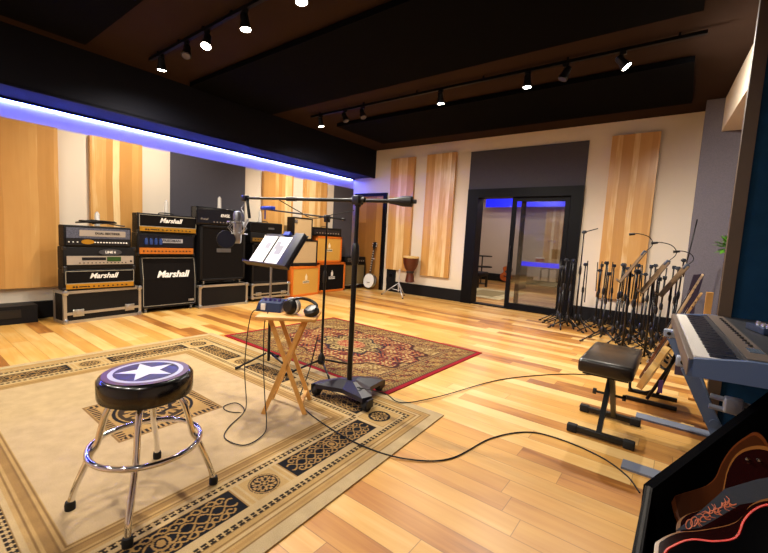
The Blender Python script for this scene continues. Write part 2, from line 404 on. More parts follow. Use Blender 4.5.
# ------------------------------------------------------------------ guitars
def guitar_outline(L=.5, lw=.19, ww=.12, uw=.145):
    """half widths along the body from the tail (0) to the neck joint (L)"""
    pts = [(0, .0), (.01, .45 * lw), (.06, .82 * lw), (.14, lw), (.22, .95 * lw), (.30, ww), (.38, .93 * uw), (.43, uw), (.475, .85 * uw), (.5, .45 * uw), (.505, .12 * uw)]
    pts = [(a * L / .5, b) for a, b in pts]
    sp = [(p.x, p.y) for p in smooth_path([(a, b, 0) for a, b in pts], 4)]
    return [(b, a) for a, b in sp] + [(-b, a) for a, b in sp[::-1][1:-1]]
def guitar(label, loc, axis, face, body_mat, top_mat, depth=.045, L=.48, lw=.17, ww=.11, uw=.13, acoustic=False, name='guitar', cat='guitar', scale=1, neck_mat=None, pg=None):
    """axis: direction from tail to headstock, face: direction the top looks at"""
    Y = Vector(axis).normalized(); Z = Vector(face); Z = (Z - Y * Z.dot(Y)).normalized(); X = Y.cross(Z)
    Mx = Matrix((X, Y, Z)).transposed().to_4x4(); Mx.translation = loc
    t = thing(name, label, cat); t.matrix_world = Mx @ Matrix.Scale(scale, 4)
    o = guitar_outline(L, lw, ww, uw); oi = [(x * .93, L / 2 + (y - L / 2) * .95) for x, y in o]
    neck_mat = neck_mat or mat('maple_neck', 'c99a5c', .4)
    MB().prism(o, 0, depth * .94).build('body', body_mat, t)
    MB().prism(oi, depth * .94, depth).build('top', top_mat, t)
    hn = .63 * (1 if acoustic else 1)
    MB().box(-.024, .024, L - .05, L + .33, depth - .012, depth + .008, bev=.004).build('neck', neck_mat, t)
    MB().box(-.024, .024, L - .1, L + .33, depth + .008, depth + .014).build('fretboard', mat('rosewood', '2a1a12', .5), t)
    h = MB().prism([(-.026, L + .33), (-.038, L + .37), (-.034, L + .50), (.0, L + .515), (.034, L + .50), (.038, L + .37), (.026, L + .33)], depth - .008, depth + .008).build('headstock', neck_mat, t)
    b = MB()
    for k in range(3):
        for s in (-1, 1): b.tube([(s * .03, L + .38 + k * .04, depth), (s * .055, L + .38 + k * .04, depth)], .006, 6)
    b.build('tuning_pegs', chrome, h)
    if acoustic:
        MB().lathe([(.048, 0), (.048, .003), (0, .003)], M=Matrix.Translation((0, L * .66, depth - .001))).build('sound_hole', black_pl, t)
        MB().box(-.07, .07, L * .3, L * .3 + .03, depth, depth + .008).build('bridge', MATS['rosewood'], t)
    else:
        MB().box(-.04, .04, L * .32, L * .32 + .02, depth, depth + .012).build('bridge', chrome, t)
        for q in (.45, .66): MB().box(-.04, .04, L * q, L * q + .035, depth, depth + .006).build('pickup', chrome, t)
    b = MB()
    for k in range(6): b.tube([(-.02 + k * .008, L * .32, depth + .014), (-.017 + k * .007, L + .36, depth + .018)], .0007, 4)
    b.build('strings', steel, t)
    return t
sunburst = mat('sunburst_red_brown', '7a2c12', .2, coat=.6)
guitar('brown acoustic guitar leaning on the wall of the far room', (-4.42, 12.3, .03), (0.06, .2, .97), (0, -1, .2), sunburst, mat('amber_top', 'b4541c', .2, coat=.5), .1, acoustic=True, lw=.19, uw=.145)

# ------------------------------------------------------------------ track lights
def track(x0, x1, y, lab):
    t = thing('light_track', lab, 'light track', ((x0 + x1) / 2, y, ZC - .06)); W = (x1 - x0) / 2
    MB().box(-W, W, -.018, .018, 0, .03).build('rail', frame_m, t)
    b = MB()
    for k in range(6):
        x = -W + .2 + k * (2 * W - .4) / 5
        b.box(x - .01, x + .01, -.01, .01, .03, .06)
    b.build('rail_mount', frame_m, t)
    return t
track(-5.25, -2.3, 2.1, 'black ceiling light track nearer the camera')
track(-5.15, -.02, 4.55, 'black ceiling light track nearer the back wall')
track(-5.2, .8, -.6, 'added unseen black ceiling light track behind the camera')  # unseen track added to carry the fill spotlights
def head(x, y, aim, lit, lab, power=LAMP_W, group=None, cone=160):
    zt = ZC - .06
    t = thing('track_spotlight', lab, 'spotlight', (x, y, zt), 0, group)
    MB().box(-.03, .03, -.015, .015, -.03, 0).tube([(0, 0, -.03), (0, 0, -.07)], .008).build('mount', black_mt, t)
    d = Vector(aim).normalized(); q = d.to_track_quat('-Z', 'Y').to_matrix().to_4x4(); c = Matrix.Translation((0, 0, -.10)) @ q @ Matrix.Scale(1.1, 4)
    MB().lathe([(.012, .07), (.03, .06), (.034, .03), (.034, 0), (.046, -.045), (.046, -.06), (.042, -.06), (.038, -.045)], M=c).build('lamp_shade', black_mt, t)
    MB().lathe([(0, -.066), (.036, -.064), (.040, -.055)], M=c).build('lamp_lens', bulb if lit else mat('dark_lens', '4a4a66', .15), t)
    if lit:
        o = lamp('SPOT', (Vector((0, 0, -.10)) + d * .10), power, LAMP_COL, .035, rot=d.to_track_quat('-Z', 'Y').to_euler(), parent=t, spot=cone, blend=.9)
HG = 'unlit'
head(-4.95, 2.1, (-.15, .1, -1), True, 'lit spotlight at the left end of the nearer track')
head(-4.36, 2.1, (.4, -.3, -1), False, 'dark spotlight between two lit ones on the nearer track')
head(-3.95, 2.1, (.25, -.3, -1), True, 'lit spotlight in the middle of the nearer track, right of the dark one')
head(-3.30, 2.1, (.1, .1, -1), True, 'lit spotlight on the nearer track at the top edge of the photo')
head(-2.55, 2.1, (.1, .1, -1), True, 'lit spotlight at the right end of the nearer track')
head(-4.92, 4.55, (0, .3, -1), True, 'lit spotlight at the left end of the track near the back wall', power=LAMP_W * 1.35)
head(-4.38, 4.55, (.5, .1, -1), False, 'dark spotlight, left one of the dark pair on the far track')
head(-4.02, 4.55, (.5, -.1, -1), False, 'dark spotlight, right one of the dark pair on the far track')
head(-2.69, 4.55, (0, .2, -1), True, 'lit spotlight above the boom stand on the far track', power=LAMP_W * 1.35)
head(-1.58, 4.55, (0, .1, -1), True, 'lit spotlight in front of the glass door on the far track', power=LAMP_W * 1.35)
head(-1.18, 4.55, (-.4, -.2, -1), False, 'dark spotlight between two lit ones at the right of the far track')
head(-.66, 4.55, (.62, .12, -.75), True, 'lit spotlight turned to the right hand wood panel on the far track', power=LAMP_W * 1.5)
for x in (-4.4, -3.0, -1.8, -.4):  # unseen spotlights added to lift the overall room light
    head(x, -.6, (-.1, .35, -1), True, 'added fill spotlight on the unseen track behind the camera', group='added fill spotlights behind the camera', power=LAMP_W * .6)

# ------------------------------------------------------------------ rugs (woven pattern as colour per vertex)
def rug_obj(name, x0, x1, y0, y1, step, fn, th=.008, rot=0, shear=0, tone=1.0):
    cx, cy = (x0 + x1) / 2, (y0 + y1) / 2
    nx = int(round((x1 - x0) / step)); ny = int(round((y1 - y0) / step))
    X = np.linspace(x0, x1, nx + 1); Y = np.linspace(y0, y1, ny + 1)
    XX, YY = np.meshgrid(X, Y)
    col = fn(XX, YY)
    V = np.stack([XX - cx - shear * (YY - cy) * (XX - x0) / (x1 - x0), YY - cy, np.full_like(XX, th)], -1).reshape(-1, 3)
    i = np.arange(nx); j = np.arange(ny); I, J = np.meshgrid(i, j); a = (J * (nx + 1) + I).reshape(-1)
    F = np.stack([a, a + 1, a + nx + 2, a + nx + 1], -1)
    nv = len(V); per = [k for k in range(nx + 1)] + [(q + 1) * (nx + 1) - 1 for q in range(1, ny + 1)] + [ny * (nx + 1) + k for k in range(nx - 1, -1, -1)] + [q * (nx + 1) for q in range(ny - 1, 0, -1)]
    base = V[per].copy(); base[:, 2] = 0
    V2 = np.concatenate([V, base]); fl = F.tolist(); n = len(per)
    fl += [(nv + k, nv + (k + 1) % n, per[(k + 1) % n], per[k]) for k in range(n)]
    me = bpy.data.meshes.new(name); me.from_pydata(V2.tolist(), [], fl)
    ca = me.color_attributes.new('weave', 'FLOAT_COLOR', 'POINT')
    cc = np.ones((len(V2), 4), np.float32); cc[:nv, :3] = col.reshape(-1, 3) * tone; cc[nv:, :3] = col.reshape(-1, 3)[per] * tone
    ca.data.foreach_set('color', cc.reshape(-1))
    mt = bpy.data.materials.new(name + '_weave'); mt.use_nodes = True; nt = mt.node_tree; bs = nt.nodes['Principled BSDF']
    at = nt.nodes.new('ShaderNodeVertexColor'); at.layer_name = 'weave'
    nz = nt.nodes.new('ShaderNodeTexNoise'); nz.inputs['Scale'].default_value = 260
    nl = nt.nodes.new('ShaderNodeTexNoise'); nl.inputs['Scale'].default_value = 14; nl.inputs['Detail'].default_value = 4
    tc = nt.nodes.new('ShaderNodeTexCoord'); nt.links.new(tc.outputs['Object'], nz.inputs['Vector']); nt.links.new(tc.outputs['Object'], nl.inputs['Vector'])
    mr = nt.nodes.new('ShaderNodeMapRange'); mr.inputs[1].default_value = .3; mr.inputs[2].default_value = .7; mr.inputs[3].default_value = .86; mr.inputs[4].default_value = 1.12
    nt.links.new(nz.outputs['Fac'], mr.inputs[0])
    m2 = nt.nodes.new('ShaderNodeMapRange'); m2.inputs[1].default_value = .3; m2.inputs[2].default_value = .7; m2.inputs[3].default_value = .9; m2.inputs[4].default_value = 1.08
    nt.links.new(nl.outputs['Fac'], m2.inputs[0])
    mm = nt.nodes.new('ShaderNodeMath'); mm.operation = 'MULTIPLY'; nt.links.new(mr.outputs[0], mm.inputs[0]); nt.links.new(m2.outputs[0], mm.inputs[1])
    vm = nt.nodes.new('ShaderNodeVectorMath'); vm.operation = 'SCALE'; nt.links.new(at.outputs[0], vm.inputs[0]); nt.links.new(mm.outputs[0], vm.inputs['Scale'])
    nt.links.new(vm.outputs[0], bs.inputs['Base Color']); bs.inputs['Roughness'].default_value = .95; bs.inputs['Specular IOR Level'].default_value = .15
    me.materials.append(mt)
    o = bpy.data.objects.new(name, me); C.objects.link(o); o.location = (cx, cy, 0); o.rotation_euler = (0, 0, rot)
    return o
def lin(h, k=1): return np.array(hexc(h)[:3])
def rosette(u, v, r):
    """filled scroll rosette in a unit of radius r, returns mask of the tan motif"""
    rr = np.hypot(u, v) / r; th = np.arctan2(v, u)
    a = (np.abs(rr - (.30 + .10 * np.cos(4 * th))) < .055)
    a |= (np.abs(rr - (.62 + .14 * np.cos(8 * th))) < .06)
    a |= (rr < .13)
    a |= (np.abs(np.sin(4 * th)) > .93) & (rr > .3) & (rr < .8)
    a |= ((rr - .8) ** 2 < .003) & (np.cos(8 * th) > .2)
    return a
def scroll(s, t, L, W):
    """scrolling acanthus inside a panel of half length L and half width W"""
    k = PI / (L * .20)
    p = np.abs(t - W * .34 * np.sin(s * k)) < W * .06
    q = np.abs(t + W * .34 * np.sin(s * k)) < W * .06
    m = p | q
    for i, cx in enumerate(np.arange(-L * .80, L * .81, L * .10)):
        for sg in (-1, 1):
            du, dv = s - cx, t - sg * W * (.62 if i % 2 else .5); rr = np.hypot(du, dv) / (W * .30); th = np.arctan2(dv * sg, du * (1 if i % 2 else -1))
            m |= (np.abs(rr - (.30 + .62 * ((th + PI) / (2 * PI)))) < .16) & (rr < 1.05)
    m |= np.hypot(s / (L * .10), t / (W * .5)) < 1
    m &= ~(np.abs(np.hypot(s / (L * .10), t / (W * .5)) - .6) < .12)
    lim = W * (.94 - .55 * np.clip((np.abs(s) / L - .78) / .2, 0, 1))
    return m & (np.abs(t) < lim) & (np.abs(s) < L * .95)
def beige_rug(X, Y):
    x0, x1, y0, y1 = -4.10, -1.10, -.18, 2.28
    d = np.minimum(np.minimum(X - x0, x1 - X), np.minimum(Y - y0, y1 - Y))
    alongy = (np.minimum(X - x0, x1 - X) <= np.minimum(Y - y0, y1 - Y))
    s = np.where(alongy, Y - (y0 + y1) / 2, X - (x0 + x1) / 2)
    tan, cr, dk, br, blk = lin('b08a54'), lin('c3a878'), lin('8a6a3e'), lin('9d7a48'), lin('16161a')
    field = lin('c4aa80')
    col = np.broadcast_to(field, X.shape + (3,)).copy()
    def put(mk, c): col[mk] = c
    put(d < .56, lin('b8965e')); put(d < .065, lin('c2ab80'))
    for a, b_, c in ((.065, .075, dk), (.085, .10, tan), (.112, .118, dk), (.118, .135, cr), (.14, .146, dk), (.17, .175, dk),
                     (.200, .24, cr), (.40, .42, cr), (.45, .47, cr), (.485, .492, dk), (.505, .53, br), (.53, .537, dk), (.548, .556, dk)):
        put((d >= a) & (d < b_), c)
    for a, b_ in ((.172, .20), (.42, .45)):      # link chains
        mid = (a + b_) / 2; ph = np.abs(((s / .03) % 1) - .5) * 2
        mk = (d >= a) & (d < b_); put(mk, lin('c3a571'))
        put(mk & (np.abs(d - mid) < .013 * (ph > .28)) & (np.abs(d - mid) > .003 * (ph < .8)), lin('2b231a'))
        put(mk & ((np.abs(d - a) < .002) | (np.abs(d - b_) < .002)), dk)
    # corner and edge cells
    for horiz in (False, True):
        mid = .32; half = .08
        span = (y1 - y0) if not horiz else (x1 - x0)
        n = 2 if not horiz else 3; pitch = (span - 2 * mid) / n
        S_ = (Y - y0) if not horiz else (X - x0); reg = (alongy if not horiz else ~alongy) & (d >= .24) & (d < .40)
        dd = d - mid
        put(reg, lin('bb9a62'))
        k = (S_ - mid) / pitch; near = np.round(k); u = (k - near) * pitch
        cell = reg & (np.abs(u) < .10)
        # black panels
        pc = (np.floor(k) + .5); s2 = (k - pc) * pitch; hl = pitch / 2 - .135
        edge = reg & (np.abs(s2) < hl + .018); put(edge, cr); put(reg & (np.abs(s2) < hl + .006), br)
        pn = reg & (np.abs(s2) < hl) & (np.abs(dd) < half - .002)
        put(pn, blk)
        put(pn & scroll(s2, dd, hl, half), lin('a8834c'))
        put(cell & (np.abs(np.abs(u) - .095) < .006), cr)
        # medallions
        rr = np.hypot(u, dd)
        put(cell & (rr < .072), lin('1d1a1a')); put(cell & (rr < .066) & rosette(u, dd, .066), lin('b48f57')); put(cell & (np.abs(rr - .066) < .003), lin('b48f57'))
    # corner cells overwritten so that they are whole
    for cx in (x0 + .32, x1 - .32):
        for cy in (y0 + .32, y1 - .32):
            u, v = X - cx, Y - cy; q = np.maximum(np.abs(u), np.abs(v))
            put(q < .118, cr); put(q < .105, dk); put(q < .10, lin('bb9a62')); rr = np.hypot(u, v)
            put(rr < .075, lin('1d1a1a')); put((rr < .068) & rosette(u, v, .068), lin('b48f57'))
    # centre medallion square
    u, v = X + 2.57, Y - 1.05; q = np.maximum(np.abs(u), np.abs(v)); rr = np.hypot(u, v)
    put(q < .30, dk); put(q < .29, tan)
    ch = (q < .285) & (q > .245); ss = np.where(np.abs(u) > np.abs(v), v, u); put(ch & (((ss / .028) % 1) > .45), lin('2b231a'))
    put((q < .24), lin('b08d56')); put((rr < .225), lin('1d1a1a')); put((rr < .205), lin('a8834c')); put((rr < .195) & ~rosette(u, v, .2), lin('3a2c1c'))
    put((rr < .1), lin('1d1a1a')); put((rr < .095) & rosette(u, v, .095), lin('b48f57'))
    return col
o = rug_obj('area_rug', -4.10, -1.10, -.18, 2.28, .0038, beige_rug, shear=.05, tone=.74)
tag(o, 'large beige rug with black scroll border panels under the star stool', 'rug')
rng = np.random.RandomState(3)
def cells(X, Y, n, seed, x0, x1, y0, y1):
    r = np.random.RandomState(seed); px = r.uniform(x0, x1, n); py = r.uniform(y0, y1, n)
    return px, py
def red_rug(X, Y):
    x0, x1, y0, y1 = -3.9, -1.62, 2.29, 3.95
    d = np.minimum(np.minimum(X - x0, x1 - X), np.minimum(Y - y0, y1 - Y))
    u = (X - (x0 + x1) / 2); v = (Y - (y0 + y1) / 2)
    # layered floral waves
    f = np.sin(X * 61 + 2.2 * np.sin(Y * 37)) * np.sin(Y * 59 + 2.4 * np.sin(X * 33))
    g = np.sin(X * 113 + 3 * np.sin(Y * 71 + 1)) * np.sin(Y * 107 + 3 * np.sin(X * 67))
    red, gold_, brn, crm, nav, olv = lin('6e1218'), lin('8d6d38'), lin('4a2a1a'), lin('b09662'), lin('1d1a26'), lin('5f5330')
    col = np.broadcast_to(lin('7d6236'), X.shape + (3,)).copy()
    def put(mk, c): col[mk] = c
    au, av = np.abs(u), np.abs(v)
    inner = d > .30
    # spandrels gold, field red in a lobed oval
    put(inner, lin('8a6c3c')); put(inner & (f > .25), crm); put(inner & (g > .35), brn); put(inner & (f < -.45), lin('6d4a2a'))
    th = np.arctan2(v / .53, u / .85); rr = np.hypot(u / .85, v / .53)
    lob = 1.0 + .07 * np.cos(12 * th)
    fld = inner & (rr < lob)
    put(fld, lin('831a1e')); put(fld & (g > .30), gold_); put(fld & (f < -.40), crm); put(fld & (g < -.45), brn); put(fld & (f > .55), nav)
    put(inner & (np.abs(rr - lob) < .025), lin('3a1d18'))
    r2 = np.hypot(u / .36, v / .27); lob2 = 1 + .13 * np.cos(8 * th)
    md = (r2 < lob2); put(md, crm); put(md & (g > .1), olv); put(md & (f > .2), brn); put(np.abs(r2 - lob2) < .05, nav)
    r3 = r2 * 2.1; put(r3 < 1, lin('8a2a22')); put((r3 < 1) & (g > .2), crm)
    # borders
    bd = (d > .09) & (d < .26); put(bd, lin('4a3424')); put(bd & (f > .1), lin('8d6d38')); put(bd & (g > .35), lin('a68a52')); put(bd & (g < -.5), lin('6e1a1a'))
    for a, b_, c in ((0, .042, lin('8e1420')), (.042, .05, nav), (.05, .085, lin('8b7040')), (.26, .268, nav), (.268, .295, lin('947848')), (.295, .30, nav)): put((d >= a) & (d < b_), c)
    tk = (((X + Y) / .03) % 1 > .5); put((d > .052) & (d < .083) & tk, lin('5a4426')); put((d > .27) & (d < .293) & tk, lin('5f2a20'))
    return col
o = rug_obj('persian_rug', -3.9, -1.62, 2.29, 3.95, .0075, red_rug, rot=R(-1.5), tone=.8)
o.location.y += .0
tag(o, 'dark red and gold patterned rug lying beyond the beige rug', 'rug')

# ------------------------------------------------------------------ amps
AR = R(90)
def candle(x, y, z, h, lab):
    t = thing('white_candle', lab, 'candle', (x, y, z))
    MB().lathe([(.028, 0), (.03, .006), (.027, .012), (.025, h * .85), (.014, h * .95)], 16).build('body', mat('soft_white', 'b9b4ae', .5), t)
    MB().lathe([(.012, h * .95), (.010, h), (0, h + .003)], 10).build('tip', mat('grey_tip', '9a9aa5', .4), t)
def amp_root(name, lab, cat, x, yc, z, rz=0): return thing(name, lab, cat, (x, yc, z), AR + rz)
def shell(t, w, d, h, m_, bev=.012, name='cabinet'):   # front at y = 0 looking along -Y, open frame front
    MB().box(-w / 2, w / 2, .012, d, 0, h, bev=bev).build(name, m_, t)
def corners(t, w, d, h, m_=black_pl):
    for sx in (-1, 1):
        for z in (0, h):
            zz = (z, z + .035) if z == 0 else (h - .035, h)
            MB().box(min(sx * w / 2, sx * (w / 2 - .035)) - (.003 if sx < 0 else 0), max(sx * w / 2, sx * (w / 2 - .035)) + (.003 if sx > 0 else 0), .006, .05, zz[0] - .002, zz[1] + .002, bev=.006).build('corner_protector', m_, t)
def knobs(t, xs, z, r=.009, m_=black_pl, y=0.0, nm='knobs'):
    b = MB()
    for x in xs: b.lathe([(r, 0), (r * .85, .012), (0, .012)], 10, M=Matrix.Translation((x, y, z)) @ Matrix.Rotation(R(90), 4, 'X'))
    return b.build(nm, m_, t)
def handle(t, w, d, h):
    MB().tube(smooth_path([(-.1, d / 2, h), (-.08, d / 2, h + .018), (0, d / 2, h + .022), (.08, d / 2, h + .018), (.1, d / 2, h)], 4), .008, 8).build('handle', black_pl, t)
def lin_xs(a, b_, n): return [a + (b_ - a) * i / (n - 1) for i in range(n)]
def script_head(lab, x, yc, z, w, h, d=.24, rz=0):     # black head, white script logo, gold control panel
    t = amp_root('amp_head', lab, 'amp head', x, yc, z, rz); shell(t, w, d, h, black_tolex)
    MB().box(-w / 2 + .02, w / 2 - .02, .004, .02, h * .35, h - .022).build('grille', grille_blk, t)
    MB().box(-w / 2 + .02, w / 2 - .02, .0, .022, .022, h * .32).build('control_panel', gold, t)
    MB().box(-w / 2 + .015, w / 2 - .015, .001, .02, h * .32, h * .35).box(-w / 2 + .015, w / 2 - .015, .001, .02, h - .024, h - .018).box(-w / 2 + .015, -w / 2 + .021, .001, .02, h * .35, h - .022).box(w / 2 - .021, w / 2 - .015, .001, .02, h * .35, h - .022).build('piping', mat('pale_piping', '8f8a7c', .5), t)
    MB().text('Marshall', .085, FR(.02, .002, h * .67), .002, .35, .002).build('logo', white_p, t)
    knobs(t, lin_xs(-w * .18, w * .36, 9), h * .18); knobs(t, [-w * .38, -w * .34], h * .18, .011, nm='switches')
    MB().box(-w * .31, -w * .2, -.001, .002, h * .15, h * .2).build('jack_strip', black_pl, t)
    corners(t, w, d, h); handle(t, w, d, h)
    return t
def flight_case(lab, x, yc, z, w, h, d, rz=0, latches=True, wheels=False):
    t = amp_root('flight_case', lab, 'flight case', x, yc, z, rz); z0 = .05 if wheels else 0
    MB().box(-w / 2 + .01, w / 2 - .01, .01, d - .01, z0 + .01, h - .01).build('body', black_tolex, t)
    b = MB(); e = .032
    for x0 in (-w / 2, w / 2 - e):
        for y0 in (0, d - e): b.box(x0, x0 + e, y0, y0 + e, z0, h)
    for zz in (z0, h - e):
        b.box(-w / 2, w / 2, 0, e, zz, zz + e); b.box(-w / 2, w / 2, d - e, d, zz, zz + e)
        b.box(-w / 2, -w / 2 + e, 0, d, zz, zz + e); b.box(w / 2 - e, w / 2, 0, d, zz, zz + e)
    if latches: b.box(-w / 2, w / 2, -.002, .01, z0 + (h - z0) * .26, z0 + (h - z0) * .34)
    b.build('edge_profile', alu, t)
    for sx in (-1, 1):
        for zz in (z0, h): MB().lathe([(.034, -.0), (.028, .012), (0, .02)], 12, M=Matrix.Translation((sx * (w / 2 - .02), .0, zz + (.02 if zz == z0 else -.02))) @ Matrix.Rotation(R(90), 4, 'X')).build('ball_corner', steel, t)
    if latches:
        for sx in (-.33, .33):
            q = MB().box(sx * w - .055, sx * w + .055, -.006, .004, z0 + (h - z0) * .2, z0 + (h - z0) * .42, bev=.004).build('latch', steel, t)
            MB().lathe([(.03, 0), (.026, .005), (0, .006)], 14, M=Matrix.Translation((sx * w, -.005, z0 + (h - z0) * .31)) @ Matrix.Rotation(R(90), 4, 'X')).build('turn_catch', alu, q)
    if wheels:
        for sx in (-1, 1):
            for yy in (.06, d - .06): MB().tube([(sx * (w / 2 - .08) - .012, yy, .026), (sx * (w / 2 - .08) + .012, yy, .026)], .026, 14).box(sx * (w / 2 - .08) - .018, sx * (w / 2 - .08) + .018, yy - .02, yy + .02, .04, .052).build('wheel', rubber, t)
    return t
def speaker_cab(lab, x, yc, z, w, h, d, shell_m, gr_m, logo=None, rz=0, casters=False, border=.035, slant=False, name='speaker_cabinet', cat='speaker cabinet', logo_fn=None):
    t = amp_root(name, lab, cat, x, yc, z, rz); z0 = .06 if casters else 0
    if slant:
        sl = .05
        prof = [(.012, z0), (.012, z0 + (h - z0) * .55), (.012 + sl, h), (d, h), (d, z0)]
        Mx = Matrix(((0, 0, 1, 0), (1, 0, 0, 0), (0, 1, 0, 0), (0, 0, 0, 1)))
        MB().prism(prof, -w / 2, w / 2, M=Mx).build('cabinet', shell_m, t)
        g1 = [(.004, z0 + border), (.004, z0 + (h - z0) * .55), (.004 + sl * .9, h - border), (.02 + sl * .9, h - border), (.02, z0 + (h - z0) * .55), (.02, z0 + border)]
        MB().prism(g1, -w / 2 + border, w / 2 - border, M=Mx).build('grille', gr_m, t)
        b = MB()
        for xx in (-w / 2 + border - .007, w / 2 - border): 
            g2 = [(.002, z0 + border), (.002, z0 + (h - z0) * .55), (.002 + sl * .93, h - border), (.02 + sl, h - border), (.02, z0 + .3), (.02, z0 + border)]
            b.prism(g2, xx, xx + .007, M=Mx)
        b.box(-w / 2 + border, w / 2 - border, .002, .02, z0 + border - .007, z0 + border); b.box(-w / 2 + border, w / 2 - border, sl * .93, sl + .02, h - border, h - border + .007)
        b.build('piping', MATS['pale_piping'], t)
    else:
        shell(t, w, d, h, shell_m) if not casters else MB().box(-w / 2, w / 2, .012, d, z0, h, bev=.012).build('cabinet', shell_m, t)
        b = MB()
        for a in ((-w / 2, -w / 2 + border), (w / 2 - border, w / 2)): b.box(a[0], a[1], 0, .02, z0, h, bev=.005)
        b.box(-w / 2, w / 2, 0, .02, z0, z0 + border, bev=.005).box(-w / 2, w / 2, 0, .02, h - border, h, bev=.005)
        b.build('front_frame', shell_m, t)
        MB().box(-w / 2 + border, w / 2 - border, .008, .016, z0 + border, h - border).build('grille', gr_m, t)
    if logo_fn: logo_fn(t, w, h, z0)
    if casters:
        for sx in (-1, 1):
            for yy in (.06, d - .06):
                q = MB().tube([(sx * (w / 2 - .07) - .012, yy, .028), (sx * (w / 2 - .07) + .012, yy, .028)], .028, 14).build('caster', steel if not slant else mat('grey_caster', '6f6f72', .5), t)
                MB().box(sx * (w / 2 - .07) - .02, sx * (w / 2 - .07) + .02, yy - .03, yy + .03, .05, .062).build('caster_plate', steel, q)
    return t
# stack one on its flight case
X1 = -5.475
flight_case('black flight case with silver edges under the gold and silver faced heads', -5.52, 1.70, 0, .84, .375, .27, rz=R(7))
script_head('black amp head with white script logo and gold panel, directly on the flight case', X1 - .02, 1.66, .375, .73, .245, .21, rz=R(2))
t = amp_root('amp_head', 'black amp head with an oval badge and silver digital panel, middle of the left stack', 'amp head', X1 - .02, 1.665, .62, R(2)); shell(t, .74, .21, .26, black_tolex)
MB().box(-.34, .34, .0, .02, .055, .155).build('control_panel', silver_panel, t)
MB().box(-.20, .04, -.002, .0, .105, .14).build('display', black_pl, t); MB().box(.05, .2, -.002, .0, .09, .145).build('display', mat('green_display', '26401c', .3, emit='5a8a20', estr=.04), t)
knobs(t, lin_xs(-.22, .25, 13), .075, .007); knobs(t, [.31], .09, .012, nm='volume_knob')
bb = MB().lathe([(.11, 0), (.11, .006), (0, .006)], 28, M=Matrix.Translation((.09, .008, .2)) @ Matrix.Rotation(R(90), 4, 'X') @ Matrix.Diagonal((1.1, .35, 1, 1))).build('badge', mat('grey_badge', '3a3a3e', .4), t)
MB().text('LINE 6', .04, FR(.09, .001, .2), .001, 0, .001).build('badge_lettering', white_p, bb)
handle(t, .74, .21, .26); corners(t, .74, .21, .26)
t = amp_root('amp_head', 'patterned grey amp head with a silver faceplate, topmost of the left stack', 'amp head', X1 - .02, 1.645, .88, R(2)); shell(t, .68, .2, .245, black_tolex)
MB().box(-.32, .32, .0, .02, .1, .22).build('tread_plate', mat('tread_plate', '74798c', .3, metal=.7, noise=.35, nscale=70), t)
MB().box(-.2, .27, -.004, .0, .125, .195).build('name_plate', silver_panel, t); MB().text('DUAL RECTIFIER', .035, FR(.08, -.006, .16), .001, 0, .001).build('lettering', black_pl, t)
MB().box(-.32, .32, .0, .02, .02, .095).build('control_panel', black_pl, t); knobs(t, lin_xs(-.05, .28, 12), .055, .009, white_p); knobs(t, lin_xs(-.3, -.22, 3), .055, .007, white_p, nm='switches')
MB().lathe([(.04, 0), (.04, .004), (0, .004)], 20, M=Matrix.Translation((-.12, -.001, .06)) @ Matrix.Rotation(R(90), 4, 'X') @ Matrix.Diagonal((1.6, .7, 1, 1))).build('oval_badge', gold, t)
# coiled cable on top
b = MB(); pts = []
for k in range(70):
    a = k * .42; pts.append((-5.61 + .08 * math.cos(a) + .02 * math.sin(a * 2.3), 1.58 + .15 * math.sin(a) + .002 * k, 1.136 + .018 + .02 * math.sin(a * .7) ** 2 + .0003 * k))
b.tube(smooth_path(pts + [(-5.6, 1.85, 1.15), (-5.56, 1.93, 1.142)], 3), .008, 6)
tag(b.build('coiled_cable', black_pl), 'black cable coiled loosely on the topmost head of the left stack', 'cable')
candle(-5.63, 1.66, 1.127, .17, 'small white candle behind the coiled cable on the left amp stack')
# stack two
X2 = -5.6
def l1960(t, w, h, z0):
    MB().text('Marshall', .125, FR(.03, .004, z0 + (h - z0) * .64) @ Matrix.Rotation(R(-9), 4, 'X'), .006, .35, .003).build('logo', white_p, t)
    MB().text('1960', .04, FR(w / 2 - .09, .0, z0 + .075), .003, 0, .002).build('model_plate', silver_panel, t)
mat('pale_piping', '8f8a7c', .5)
speaker_cab('black slant front cabinet with white script logo on castors, under two heads', X2, 2.50, 0, .75, .77, .30, black_tolex, grille_blk, slant=True, casters=True, logo_fn=l1960)
t = amp_root('amp_head', 'black amp head with blue lit tubes and an amber control strip, middle of its stack', 'amp head', X2, 2.46, .772); shell(t, .75, .2, .30, black_tolex)
MB().box(-.35, .35, .008, .02, .115, .27).build('grille', mat('dark_mesh', '0d0f1a', .3), t)
MB().box(-.35, .35, .0, .02, .025, .105).build('control_panel', orange_panel, t); knobs(t, lin_xs(-.3, .3, 14), .062, .009, black_pl)
b = MB()
for k in range(4): b.lathe([(.018, 0), (.022, .04), (.016, .075), (0, .085)], 12, M=Matrix.Translation((-.27 + k * .06, .0, .15)))
b.build('tubes', mat('blue_glass_tube', '2a3c60', .2, emit='2850c0', estr=.08), t)
q = MB().box(-.1, .2, -.003, .008, .175, .23).build('name_plate', mat('plate_grey', '9a9aa0', .4), t); MB().text('FRIEDMAN', .05, FR(.05, -.004, .203), .001, 0, .001).build('plate_lettering', black_pl, q)
corners(t, .75, .2, .30)
script_head('black amp head with white script logo and gold panel, top of the slant cabinet stack', X2 + .01, 2.475, 1.074, .77, .255, .2)
candle(-5.74, 2.50, 1.331, .2, 'tall white candle behind the topmost script logo head')
